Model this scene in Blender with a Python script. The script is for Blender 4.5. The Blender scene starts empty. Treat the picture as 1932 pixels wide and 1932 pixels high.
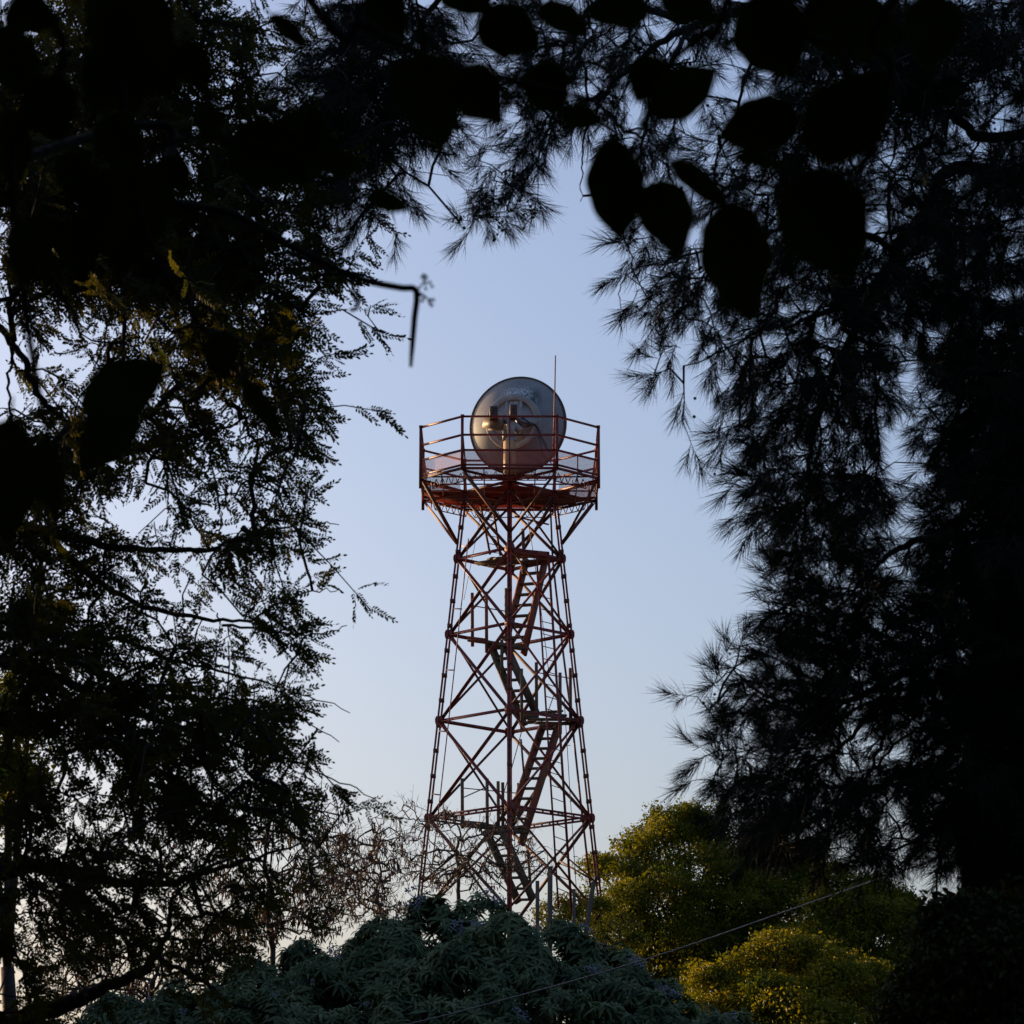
import bpy, math, numpy as np
rng = np.random.default_rng(11)
R = math.radians
C = bpy.context.scene.collection

# ------------------------------------------------------------------ camera
EYE = 1.6
TH = math.atan(2975/12500)
F = 6112.0                       # focal length in the 1932 px measuring grid
cam_d = bpy.data.cameras.new('camera'); cam = bpy.data.objects.new('camera', cam_d); C.objects.link(cam)
cam.location = (0, 0, EYE); cam.rotation_euler = (R(90)+TH, 0, 0)
cam_d.sensor_width = 36; cam_d.lens = 36*F/1932
cam_d.clip_start = .05; cam_d.clip_end = 5000
cam_d.dof.use_dof = True; cam_d.dof.focus_distance = 79; cam_d.dof.aperture_fstop = 20
bpy.context.scene.camera = cam

# ------------------------------------------------------------------ light
SUN_EL, SUN_AZ = 9.0, -52.0      # azimuth from +Y (view direction), negative = to the left
w = bpy.data.worlds.new('World'); bpy.context.scene.world = w; w.use_nodes = True
nt = w.node_tree; bg = nt.nodes['Background']
sky = nt.nodes.new('ShaderNodeTexSky'); sky.sky_type = 'NISHITA'; sky.sun_disc = False
sky.sun_elevation = R(SUN_EL); sky.sun_rotation = R(SUN_AZ)
sky.altitude = 0; sky.air_density = 1.0; sky.dust_density = 4.0; sky.ozone_density = 3.0
wb_ = nt.nodes.new('ShaderNodeMix'); wb_.data_type = 'RGBA'; wb_.blend_type = 'MULTIPLY'; wb_.inputs[0].default_value = 1; wb_.inputs[7].default_value = (1.11, .975, .995, 1)   # white balance
nt.links.new(sky.outputs[0], wb_.inputs[6]); nt.links.new(wb_.outputs[2], bg.inputs[0]); bg.inputs[1].default_value = 0.15
sun_d = bpy.data.lights.new('sun', 'SUN'); sun = bpy.data.objects.new('sun', sun_d); C.objects.link(sun)
sun_d.energy = 5.0; sun_d.angle = R(0.5); sun_d.color = (1, .66, .33)
sd = np.array([math.sin(R(SUN_AZ))*math.cos(R(SUN_EL)), math.cos(R(SUN_AZ))*math.cos(R(SUN_EL)), math.sin(R(SUN_EL))])
from mathutils import Vector
sun.rotation_euler = Vector(-sd).to_track_quat('-Z', 'Y').to_euler()
vs = bpy.context.scene.view_settings
vs.view_transform = 'Standard'; vs.look = 'None'; vs.exposure = 0.79; vs.gamma = 1
bpy.context.scene.cycles.max_bounces = 6
bpy.context.scene.cycles.transparent_max_bounces = 24

# ------------------------------------------------------------------ helpers
def U(u, v, Y):
    "point at distance Y in front of the camera seen at u, v of a 1932 px wide view"
    u = np.asarray(u, float); v = np.asarray(v, float); Y = np.asarray(Y, float)
    dx = (u-966)/F; dy = (966-v)/F
    d = np.stack([dx+0*dy, math.cos(TH)-dy*math.sin(TH)+0*dx, math.sin(TH)+dy*math.cos(TH)+0*dx], -1)
    return d*(Y/d[..., 1])[..., None] + np.array([0, 0, EYE])
def FU(x, y, Y): return U(x*1932/3951, y*1932/3951, Y)          # the same from full-size pixels
K = 850/1932
def c1(x, y, Y): return FU(1550+K*x, 1330+K*y, Y)
def c2(x, y, Y): return FU(1550+K*x, 2050+K*y, Y)
def c3(x, y, Y): return FU(1550+K*x, 2700+K*y, Y)
def nrm(a):
    a = np.asarray(a, float); n = np.linalg.norm(a, axis=-1, keepdims=True); return a/np.maximum(n, 1e-9)

class MB:
    def __init__(s): s.V = []; s.Fs = {}; s.n = 0
    def add(s, V, faces):
        V = np.asarray(V, float).reshape(-1, 3); s.V.append(V)
        for f in faces:
            f = np.asarray(f, int)
            if len(f): s.Fs.setdefault(f.shape[1], []).append(f+s.n)
        s.n += len(V)
    def prism(s, prof, p0, p1, up=(0, 0, 1)):
        p0 = np.asarray(p0, float); p1 = np.asarray(p1, float); d = nrm(p1-p0); up = np.asarray(up, float)
        if abs(d@nrm(up)) > .98: up = np.array([1., 0, 0]) if abs(d[0]) < .9 else np.array([0, 1., 0])
        r = nrm(np.cross(d, up)); u = np.cross(r, d); prof = np.asarray(prof, float); n = len(prof)
        off = prof[:, :1]*r+prof[:, 1:]*u
        V = np.concatenate([p0+off, p1+off]); i = np.arange(n); j = (i+1) % n
        s.add(V, [np.stack([i, j, j+n, i+n], 1), [np.arange(n)[::-1]], [np.arange(n)+n]])
    def bar(s, p0, p1, a, b=None, up=(0, 0, 1)):
        b = b or a; s.prism([(-a/2, -b/2), (a/2, -b/2), (a/2, b/2), (-a/2, b/2)], p0, p1, up)
    def angle(s, p0, p1, a, t=.008, up=(0, 0, 1)):
        s.prism([(-a/2, -a/2), (a/2, -a/2), (a/2, -a/2+t), (-a/2+t, -a/2+t), (-a/2+t, a/2), (-a/2, a/2)], p0, p1, up)
    def rod(s, p0, p1, r, n=8):
        a = np.arange(n)*2*math.pi/n; s.prism(np.stack([np.cos(a)*r, np.sin(a)*r], 1), p0, p1)
    def tube(s, pts, rad, n=7):
        pts = np.asarray(pts, float); m = len(pts); rad = np.broadcast_to(np.asarray(rad, float), (m,))
        T = nrm(np.gradient(pts, axis=0)); ref = np.array([0.13, .31, .94])
        A = nrm(np.cross(T, ref)); B = np.cross(T, A); a = np.arange(n)*2*math.pi/n
        V = pts[:, None]+rad[:, None, None]*(np.cos(a)[None, :, None]*A[:, None]+np.sin(a)[None, :, None]*B[:, None])
        i, k = np.meshgrid(np.arange(m-1), np.arange(n), indexing='ij'); k2 = (k+1) % n
        f = np.stack([i*n+k, i*n+k2, (i+1)*n+k2, (i+1)*n+k], -1).reshape(-1, 4)
        s.add(V, [f, [np.arange(n)[::-1]], [np.arange(n)+(m-1)*n]])
    def segs(s, P, Q, rp, rq, n=4):
        "many tapered segments at once"
        P = np.asarray(P, float); Q = np.asarray(Q, float); T = nrm(Q-P)
        A = nrm(np.cross(T, np.array([.21, .37, .9]))); B = np.cross(T, A); a = np.arange(n)*2*math.pi/n
        ring = np.cos(a)[None, :, None]*A[:, None]+np.sin(a)[None, :, None]*B[:, None]
        V = np.concatenate([P[:, None]+ring*rp[:, None, None], Q[:, None]+ring*rq[:, None, None]], 1)
        m = len(P); i, k = np.meshgrid(np.arange(m)*2*n, np.arange(n), indexing='ij'); k2 = (k+1) % n
        s.add(V, [np.stack([i+k, i+k2, i+k2+n, i+k+n], -1).reshape(-1, 4)])
    def rev(s, prof, org, ax, n=64, a0=0):
        "profile of (radius, height along ax) spun about ax"
        ax = nrm(ax); A = nrm(np.cross(ax, (0, 0, 1.)) if abs(ax[2]) < .9 else np.cross(ax, (1., 0, 0))); B = np.cross(ax, A)
        prof = np.asarray(prof, float); m = len(prof); a = np.arange(n)*2*math.pi/n
        V = np.asarray(org)+prof[:, None, :1]*(np.cos(a)[None, :, None]*A+np.sin(a)[None, :, None]*B)+prof[:, None, 1:]*ax
        i, k = np.meshgrid(np.arange(m-1), np.arange(n), indexing='ij'); k2 = (k+1) % n
        s.add(V, [np.stack([i*n+k, i*n+k2, (i+1)*n+k2, (i+1)*n+k], -1).reshape(-1, 4)])
    def inst(s, T, pos, X, Y, Z, sc):
        "copies of template T = (V, faces); local axes X, Y, Z in the world"
        V, Fc = T; M = len(pos); sc = np.asarray(sc, float).reshape(M, 1, 1)
        W = pos[:, None]+sc*(V[None, :, :1]*X[:, None]+V[None, :, 1:2]*Y[:, None]+V[None, :, 2:]*Z[:, None])
        off = (np.arange(M)*len(V))[:, None, None]
        s.add(W, [(np.asarray(f)[None]+off).reshape(-1, np.asarray(f).shape[1]) for f in Fc])

ORG = {}
def mk(name, mb, mat, parent=None, smooth=False, org=None):
    o0 = ORG[parent.name] if parent is not None else np.asarray(org if org is not None else (0, 0, 0), float)
    V = (np.concatenate(mb.V)-o0).astype(np.float32)
    me = bpy.data.meshes.new(name); me.vertices.add(len(V)); me.vertices.foreach_set('co', V.ravel())
    idx = []; tot = []
    for k, fl in mb.Fs.items():
        f = np.concatenate(fl); idx.append(f.ravel()); tot.append(np.full(len(f), k))
    idx = np.concatenate(idx); tot = np.concatenate(tot); st = np.concatenate([[0], np.cumsum(tot)[:-1]])
    me.loops.add(len(idx)); me.loops.foreach_set('vertex_index', idx.astype(np.int32))
    me.polygons.add(len(tot)); me.polygons.foreach_set('loop_start', st.astype(np.int32))
    if smooth: me.polygons.foreach_set('use_smooth', np.ones(len(tot), bool))
    me.update(calc_edges=True)
    me.materials.append(mat)
    o = bpy.data.objects.new(name, me); C.objects.link(o)
    if parent is not None: o.parent = parent
    else: o.location = o0
    ORG[o.name] = o0
    return o
def tag(o, label, cat, group=None):
    o['label'] = label; o['category'] = cat
    if group: o['group'] = group
    return o
def thing(name, label, cat, loc, group=None):
    o = bpy.data.objects.new(name, None); C.objects.link(o); o.location = loc; o.empty_display_size = .2
    ORG[o.name] = np.asarray(loc, float); return tag(o, label, cat, group)

# ------------------------------------------------------------------ materials
def mat(name, c1_, c2_=None, scale=6, rough=.6, metal=0, trans=0, c3_=None, bump=0, det=4, stretch=None, tcol=None, spec=.5, lo=.35, hi=.65):
    m = bpy.data.materials.new(name); m.use_nodes = True; t = m.node_tree; N = t.nodes; L = t.links
    b = N['Principled BSDF']; b.inputs['Roughness'].default_value = rough; b.inputs['Metallic'].default_value = metal
    b.inputs['Specular IOR Level'].default_value = spec
    tc = N.new('ShaderNodeTexCoord'); src = tc.outputs['Object']
    if stretch:
        mp = N.new('ShaderNodeMapping'); mp.inputs['Scale'].default_value = stretch; L.new(src, mp.inputs[0]); src = mp.outputs[0]
    nz = N.new('ShaderNodeTexNoise'); nz.inputs['Scale'].default_value = scale; nz.inputs['Detail'].default_value = det
    L.new(src, nz.inputs['Vector'])
    cr = N.new('ShaderNodeValToRGB'); e = cr.color_ramp.elements
    e[0].position = lo; e[0].color = (*c1_, 1); e[1].position = hi; e[1].color = (*(c2_ or c1_), 1)
    if c3_: q = cr.color_ramp.elements.new((lo+hi)/2+.02); q.color = (*c3_, 1)
    L.new(nz.outputs['Fac'], cr.inputs[0]); L.new(cr.outputs[0], b.inputs['Base Color'])
    if bump:
        bp = N.new('ShaderNodeBump'); bp.inputs['Strength'].default_value = bump; bp.inputs['Distance'].default_value = .02
        n2 = N.new('ShaderNodeTexNoise'); n2.inputs['Scale'].default_value = scale*5; L.new(src, n2.inputs['Vector'])
        L.new(n2.outputs['Fac'], bp.inputs['Height']); L.new(bp.outputs[0], b.inputs['Normal'])
    if trans:
        tr = N.new('ShaderNodeBsdfTranslucent'); mx = N.new('ShaderNodeMixShader'); mx.inputs[0].default_value = trans
        mul = N.new('ShaderNodeMix'); mul.data_type = 'RGBA'; mul.blend_type = 'MULTIPLY'; mul.inputs[0].default_value = 1
        L.new(cr.outputs[0], mul.inputs[6]); mul.inputs[7].default_value = (*(tcol or (1.6, 1.5, .5)), 1)
        L.new(mul.outputs[2], tr.inputs[0])
        L.new(b.outputs[0], mx.inputs[1]); L.new(tr.outputs[0], mx.inputs[2]); L.new(mx.outputs[0], N['Material Output'].inputs[0])
    return m
def mesh_mat(name, col, cell, wire):
    "expanded metal: holes cut by the pattern of the sheet itself"
    m = mat(name, col, tuple(x*.6 for x in col), 8, .6); t = m.node_tree; N = t.nodes; L = t.links
    b = N['Principled BSDF']; tc = N.new('ShaderNodeTexCoord'); sp = N.new('ShaderNodeSeparateXYZ'); L.new(tc.outputs['UV'], sp.inputs[0])
    def mth(op, a, bb=None):
        n = N.new('ShaderNodeMath'); n.operation = op
        for k, x in enumerate((a, bb)):
            if x is None: continue
            if isinstance(x, (int, float)): n.inputs[k].default_value = x
            else: L.new(x, n.inputs[k])
        return n.outputs[0]
    u = sp.outputs[0]; v = sp.outputs[1]
    def line(expr): return mth('LESS_THAN', mth('FRACT', mth('MULTIPLY', expr, 1/cell)), wire)
    a = line(mth('ADD', u, mth('MULTIPLY', v, 1.7))); c = line(mth('SUBTRACT', u, mth('MULTIPLY', v, 1.7)))
    al = mth('MAXIMUM', a, c); L.new(al, b.inputs['Alpha'])
    return m
M = {}
M['red'] = mat('red_oxide_paint', (.17, .013, .011), (.085, .009, .008), 5, .55, .0, c3_=(.20, .020, .012), bump=.3)
M['rust'] = mat('rusty_steel', (.13, .028, .016), (.070, .012, .010), 7, .7, c3_=(.12, .03, .014), bump=.4)
M['plate'] = mat('red_floor_plate', (.34, .030, .018), (.20, .020, .014), 3, .6)
M['wood'] = mat('weathered_wood', (.16, .115, .075), (.09, .06, .04), 9, .8, stretch=(1, 1, .15), bump=.4)
M['redwood'] = mat('red_stained_wood', (.30, .085, .035), (.15, .05, .03), 9, .8, stretch=(1, 1, .15), bump=.4)
M['grey_wood'] = mat('grey_post_wood', (.10, .078, .058), (.055, .042, .032), 14, .85, stretch=(1, 1, .12), bump=.4)
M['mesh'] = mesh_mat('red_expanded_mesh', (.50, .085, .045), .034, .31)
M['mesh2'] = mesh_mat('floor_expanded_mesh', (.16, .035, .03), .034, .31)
M['cable'] = mat('black_cable', (.012, .012, .014), rough=.5)
M['wire'] = mat('steel_wire', (.22, .20, .17), rough=.5)
M['box'] = mat('brown_rusted_box', (.10, .06, .04), (.030, .018, .014), 9, .6, c3_=(.06, .03, .02))
M['cream'] = mat('cream_metal', (.22, .175, .11), (.16, .125, .085), 5, .5, bump=.1)
M['pole'] = mat('tan_painted_pole', (.55, .33, .14), (.34, .17, .07), 4, .5, stretch=(1, 1, .3))
M['ring'] = mat('pale_grey_metal', (.33, .31, .305), (.24, .225, .225), 6, .5)

def dish_material():
    m = bpy.data.materials.new('stained_grey_dish'); m.use_nodes = True; t = m.node_tree; N = t.nodes; L = t.links
    b = N['Principled BSDF']; b.inputs['Roughness'].default_value = .5
    tc = N.new('ShaderNodeTexCoord')
    def noise(sc, scale, det=5):
        mp = N.new('ShaderNodeMapping'); mp.inputs['Scale'].default_value = sc; L.new(tc.outputs['Object'], mp.inputs[0])
        n = N.new('ShaderNodeTexNoise'); n.inputs['Scale'].default_value = scale; n.inputs['Detail'].default_value = det
        L.new(mp.outputs[0], n.inputs['Vector']); return n.outputs['Fac']
    def ramp(f, a, ca, z, cz):
        r = N.new('ShaderNodeValToRGB'); r.color_ramp.elements[0].position = a; r.color_ramp.elements[0].color = (*ca, 1)
        r.color_ramp.elements[1].position = z; r.color_ramp.elements[1].color = (*cz, 1); L.new(f, r.inputs[0]); return r.outputs[0]
    base = ramp(noise((1, 1, 1), 2.2), .3, (.19, .19, .205), .7, (.27, .265, .28))
    sep = N.new('ShaderNodeSeparateXYZ'); L.new(tc.outputs['Object'], sep.inputs[0])
    def band(sock, c, h):
        n = N.new('ShaderNodeMath'); n.operation = 'SUBTRACT'; L.new(sock, n.inputs[0]); n.inputs[1].default_value = c
        a = N.new('ShaderNodeMath'); a.operation = 'ABSOLUTE'; L.new(n.outputs[0], a.inputs[0])
        r = N.new('ShaderNodeMapRange'); r.inputs[1].default_value = h; r.inputs[2].default_value = h*.35; L.new(a.outputs[0], r.inputs[0]); return r.outputs[0]
    def mul(a, bb):
        n = N.new('ShaderNodeMath'); n.operation = 'MULTIPLY'; L.new(a, n.inputs[0]); L.new(bb, n.inputs[1]); return n.outputs[0]
    def mix(f, a, bb):
        n = N.new('ShaderNodeMix'); n.data_type = 'RGBA'; L.new(f, n.inputs[0]); L.new(a, n.inputs[6])
        if isinstance(bb, tuple): n.inputs[7].default_value = (*bb, 1)
        else: L.new(bb, n.inputs[7])
        return n.outputs[2]
    st = ramp(noise((8, 8, .35), 4.0), .42, (0, 0, 0), .56, (1, 1, 1))
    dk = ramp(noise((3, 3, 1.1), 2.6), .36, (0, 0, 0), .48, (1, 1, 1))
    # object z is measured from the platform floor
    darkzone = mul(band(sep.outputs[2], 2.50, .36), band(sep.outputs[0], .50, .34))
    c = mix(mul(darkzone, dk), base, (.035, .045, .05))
    lightzone = mul(band(sep.outputs[2], 2.58, .30), band(sep.outputs[0], .20, .48))
    c = mix(mul(lightzone, st), c, (.62, .66, .70))
    sp = ramp(noise((1, 1, 1), 26, 2), .66, (0, 0, 0), .72, (1, 1, 1))
    c = mix(sp, c, (.09, .085, .08))
    L.new(c, b.inputs['Base Color']); return m
M['dish'] = dish_material()

M['bark'] = mat('dark_bark', (.035, .026, .022), (.018, .013, .011), 12, .9, bump=.5)
M['leafL'] = mat('pinnate_leaf_green', (.034, .046, .014), (.075, .068, .013), 3.0, .6, spec=.12, trans=.42, det=2)
M['needle'] = mat('needle_green', (.018, .030, .020), (.030, .036, .018), 2.5, .6, det=2, spec=.12)
M['cone'] = mat('woody_cone_brown', (.030, .020, .015), (.05, .03, .02), 20, .8)
M['leafN'] = mat('broad_leaf_dark_green', (.055, .080, .012), (.085, .105, .014), 9, .45, spec=.12, trans=.45, det=2, tcol=(1.5, 1.7, .4))
M['leafS'] = mat('shrub_leaf_bluegreen', (.055, .090, .038), (.20, .24, .11), 5, .65, spec=.12, trans=.12, tcol=(1.2, 1.4, .7), det=3)
M['flower'] = mat('lilac_flower', (.42, .40, .46), (.28, .27, .34), 30, .7)
M['leafG'] = mat('golden_green_leaf', (.026, .050, .005), (.16, .15, .011), 1.6, .5, spec=.12, trans=.35, det=4, tcol=(1.7, 1.6, .25))
M['leafG2'] = mat('golden_shrub_leaf', (.045, .070, .006), (.20, .175, .013), 1.4, .5, spec=.12, trans=.35, det=4, tcol=(1.7, 1.5, .25))
M['leafV'] = mat('vine_leaf_dark_green', (.045, .065, .030), (.085, .095, .032), 3, .6, spec=.12, trans=.15)
M['leafGr'] = mat('grove_leaf_dark', (.025, .035, .012), (.04, .05, .015), 2, .7)
M['twig'] = mat('bare_twig_brown', (.055, .036, .028), (.030, .020, .016), 15, .85)
M['pod'] = mat('dry_seed_brown', (.042, .026, .018), (.025, .016, .012), 12, .8, spec=.12, trans=.2, tcol=(1.6, 1.2, .7))
M['soil'] = mat('dry_grass_and_soil', (.035, .038, .016), (.055, .048, .026), 1.2, .95, det=8, bump=.6)

# ------------------------------------------------------------------ ground
def gz(x, y):
    x = np.asarray(x, float); y = np.asarray(y, float)
    base = .058*np.clip(y, 0, 90)+.02*np.clip(-y, 0, 30)-.03*np.clip(y-100, 0, 300)
    knoll = 2.3*np.exp(-(((x-3.5)/9.5)**2+((y-83)/14.)**2))
    return base+knoll+.10*np.sin(x*.6+1)*np.sin(y*.43)
gb = MB()
xs = np.concatenate([np.linspace(-2500, -60, 14), np.linspace(-55, 55, 90), np.linspace(60, 2500, 14)])
ys = np.concatenate([np.linspace(-1500, -40, 10), np.linspace(-35, 150, 130), np.linspace(165, 3000, 16)])
X_, Y_ = np.meshgrid(xs, ys, indexing='ij'); V_ = np.stack([X_, Y_, gz(X_, Y_)], -1)
i, k = np.meshgrid(np.arange(len(xs)-1), np.arange(len(ys)-1), indexing='ij'); q = len(ys)
gb.add(V_, [np.stack([i*q+k, (i+1)*q+k, (i+1)*q+k+1, i*q+k+1], -1).reshape(-1, 4)])
g = mk('ground', gb, M['soil'], smooth=True); g['kind'] = 'structure'

# ------------------------------------------------------------------ the tower
D0 = 78.0
TX = float(U(961.5, 1054, D0)[0])
def side(xl, xr, y):                      # half diagonal and height of a level seen at full px
    a = FU(xl, y, D0); b = FU(xr, y, D0); return (b[0]-a[0])/2, a[2]
LV = {'E': side(1783, 2142, 1925), 'A': side(1765.6, 2159.4, 2155.6), 'B': side(1730, 2197, 2448), 'C': side(1697, 2238.5, 2781), 'D': side(1654, 2283, 3157)}
zz = np.array([LV[k][1] for k in LV]); rr = np.array([LV[k][0] for k in LV])
sl, ic = np.polyfit(zz, rr, 1)
def rad(z): return sl*z+ic
DIRS = {'left': (-1, 0), 'front': (0, -1), 'right': (1, 0), 'back': (0, 1)}
def node(leg, z, off=0):
    d = DIRS[leg]; r = rad(z)+off; return np.array([TX+d[0]*r, D0+d[1]*r, z])
ZF = float(FU(1603, 1841, D0-1.14)[2])                 # platform floor
ZT = float(gz(TX, D0))
tower = thing('lattice_tower', 'tall rusty red lattice tower with an octagonal railed platform on top', 'tower', (TX, D0, ZT-.3))
print('levels', LV, 'floor', ZF, 'ground', ZT)
ZB = {k: float(gz(*node(k, ZT)[:2]))-.25 for k in DIRS}
for leg, d in DIRS.items():
    mb = MB(); d3 = np.array([d[0], d[1], 0.]); tn = np.array([-d[1], d[0], 0.])
    for s in (-1, 1):
        a = node(leg, ZB[leg])+s*d3*.037; b = node(leg, ZF-.05)+s*d3*.037
        if d[1] != 0:
            for q in (-1, 1): mb.bar(a+tn*q*.036, b+tn*q*.036, .048, .046, up=d3)
            if s == -1: mb.bar(a+d3*.05, b+d3*.05, .10, .012, up=d3)
        else: mb.bar(a, b, .046, .110, up=tn)
    lg = mk('leg', mb, M['red'], tower)
    z = max(ZB[leg]+.4, ZT+.4)
    while z < ZF-.3:
        bt = MB(); p = node(leg, z); bt.bar(p-(0, 0, .045), p+(0, 0, .045), .136, .124, up=tn); z += .62
        mk('batten_plate', bt, M['rust'], lg)
lv = [LV['A'][1], LV['B'][1], LV['C'][1], LV['D'][1]]
ring = ['left', 'front', 'right', 'back']
zb = float(FU(1966, 3548, D0)[2])
for li, z in enumerate(lv):
    for q in range(4):
        a, b = ring[q], ring[(q+1) % 4]; mb = MB()
        if li == 3:
            for dz in (-.038, .038): mb.bar(node(a, z+dz), node(b, z+dz), .05, .045)
            for t in np.linspace(.12, .88, 9): p = node(a, z)*(1-t)+node(b, z)*t; mb.bar(p-(0, 0, .02), p+(0, 0, .02), .045, .045)
        else: mb.angle(node(a, z), node(b, z), .075, .02)
        mk('horizontal_strut', mb, M['red'], tower)
    for leg in ring:                                   # gussets at the joints
        mb = MB()
        for oth in ring:
            if oth == leg or DIRS[oth][0] == -DIRS[leg][0] and DIRS[oth][1] == -DIRS[leg][1]: continue
            dd = nrm(node(oth, z)-node(leg, z)); p = node(leg, z)+dd*.015; n = nrm(np.cross(dd, (0, 0, 1)))
            n = n*(.03 if n@np.array([*DIRS[leg], 0]) > 0 else -.03)
            mb.prism([(-.13, -.04), (-.09, -.11), (.09, -.11), (.13, -.04), (.13, .04), (.09, .11), (-.09, .11), (-.13, .04)], p+n-nrm(n)*.004, p+n+nrm(n)*.004)
        mk('gusset_plate', mb, M['red'], tower)
panels = [(ZF-.22, lv[0]), (lv[0], lv[1]), (lv[1], lv[2]), (lv[2], lv[3]), (lv[3], zb)]
for pi_, (zt, zl) in enumerate(panels):
    for q in range(4):
        a, b = ring[q], ring[(q+1) % 4]
        out = nrm(np.array([*(np.array(DIRS[a])+np.array(DIRS[b])), 0.]))
        for s, (m_, n_) in enumerate(((a, b), (b, a))):
            mb = MB(); o = out*(.034 if s else -.034)
            p, r = node(m_, zl)+o, node(n_, zt)+o
            mb.angle(p, r, .060, .016, up=out)
            mk('diagonal_brace', mb, M['red'] if (pi_ in (1, 2, 3) and q in (0, 1)) else M['rust'], tower)
        if pi_ == 4:                                    # sub-bracing of the bottom panel
            for leg in (a, b):
                mb = MB()
                w1 = node(leg, zt)*.5+node(b if leg == a else a, zl)*.5
                pq = node(leg, (zt+zl)/2-.35); c_ = node(leg, zt)*.62+node(b if leg == a else a, zl)*.38
                mb.angle(pq+out*.01, c_+out*.01, .038, .01, up=out)
                mk('secondary_brace', mb, M['rust'], tower)
# octagonal platform
OW, OC = 2.17, 1.14
OCT = [(-OC, -OW), (OC, -OW), (OW, -OC), (OW, OC), (OC, OW), (-OC, OW), (-OW, OC), (-OW, -OC)]
def op(i, z, s=1.0): x, y = OCT[i % 8]; return np.array([TX+x*s, D0+y*s, z])
deck = MB()                                           # mesh decking, cut from one octagon
uvl = []
def sheet(name, quads, m, parent):
    mb = MB(); uv = []
    for P in quads:
        P = np.array(P, float); mb.add(P, [[np.arange(len(P))]])
        e = nrm(P[1]-P[0]); n = nrm(np.cross(e, P[2]-P[0])); f = np.cross(n, e)
        if abs(n[2]) > .9: uv += [(p[0], p[1]) for p in P]
        else: uv += [((p-P[0])@e, (p-P[0])@f) for p in P]
    # group by face size keeps vertex order because all faces here share one size
    o = mk(name, mb, m, parent); ul = o.data.uv_layers.new(name='UVMap')
    ul.data.foreach_set('uv', np.array(uv, np.float32).ravel()); return o
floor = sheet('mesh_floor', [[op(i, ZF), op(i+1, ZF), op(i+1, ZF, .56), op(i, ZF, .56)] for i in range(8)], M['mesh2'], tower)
# solid plates over the back half and the middle
pl = MB()
def plate(mb, pts, z, t=.012):
    pts = np.array([(TX+x, D0+y) for x, y in pts]); n = len(pts)
    V = np.concatenate([np.c_[pts, np.full(n, z)], np.c_[pts, np.full(n, z+t)]]); i = np.arange(n); j = (i+1) % n
    mb.add(V, [np.stack([i, j, j+n, i+n], 1), [np.arange(n)[::-1]], [np.arange(n)+n]])
plate(pl, [(-.66, -1.36), (.66, -1.36), (.10, -.62), (-.10, -.62)], ZF+.006)
plate(pl, [(-.75, .15), (-.1, -.30), (.1, -.30), (.75, .15), (1.15, .55), (-1.15, .55)], ZF+.007)
plate(pl, [(-2.14, .30), (-1.18, .30), (-1.18, .57), (1.18, .57), (1.18, .30), (1.5, .45), (1.5, 1.0), (2.14, 1.0), (2.14, 1.13), (1.13, 2.14), (-1.13, 2.14), (-2.14, 1.13)], ZF+.008)
mk('floor_plate', pl, M['plate'], tower)
for i in range(8):
    mb = MB(); mb.bar(op(i, ZF-.03), op(i+1, ZF-.03), .05, .06); mk('edge_beam', mb, M['rust'] if i == 7 else M['red'], tower)
top = {k: node(k, ZF-.09) for k in ring}
lgv = {'front': (0, 1), 'right': (2, 3), 'back': (4, 5), 'left': (6, 7)}
for k, (i1, i2) in lgv.items():
    for i in (i1, i2):
        mb = MB(); mb.bar(top[k], op(i, ZF-.075, .985), .05, .055); mk('floor_beam', mb, M['red'], tower)
for q in range(4):
    mb = MB(); mb.bar(top[ring[q]], top[ring[(q+1) % 4]], .055, .06); mk('floor_beam', mb, M['red'], tower)
jb = MB()
for y in (-1.36, -.6, .1, .8, 1.5):
    xw = min(OW, OW+OC-abs(y))-.05
    jb.bar((TX-xw, D0+y, ZF-.045), (TX+xw, D0+y, ZF-.045), .035, .03)
mk('floor_joist', jb, M['red'], tower)
jb = MB()
for x in (-1.65, -.62, .62, 1.65):
    yw = min(OW, OW+OC-abs(x))-.05
    jb.bar((TX+x, D0-yw, ZF-.062), (TX+x, D0+yw, ZF-.062), .03, .026)
mk('floor_joist', jb, M['red'], tower)
for i in range(8):                                     # light lattice hanging under each edge
    mb = MB(); s = .90; a, b = op(i, ZF-.06, s), op(i+1, ZF-.06, s); L_ = np.linalg.norm(b-a); n = int(L_/.11); n += n % 2
    P = [a*(1-t)+b*t-np.array([0, 0, .22*(j % 2)]) for j, t in enumerate(np.linspace(.01, .99, n+1))]
    for p, r in zip(P[:-1], P[1:]): mb.bar(p, r, .016)
    mb.bar(P[1], P[-2], .022); mk('edge_truss', mb, M['red'], tower)
# knee braces from the legs out to the rim
zk = float(c1(490, 1745, D0)[2])
for k, (i1, i2) in lgv.items():
    for i in (i1, i2):
        mb = MB(); mb.angle(node(k, zk, .04), op(i, ZF-.10, .97), .068, .014); mk('knee_brace', mb, M['rust'], tower)
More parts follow.
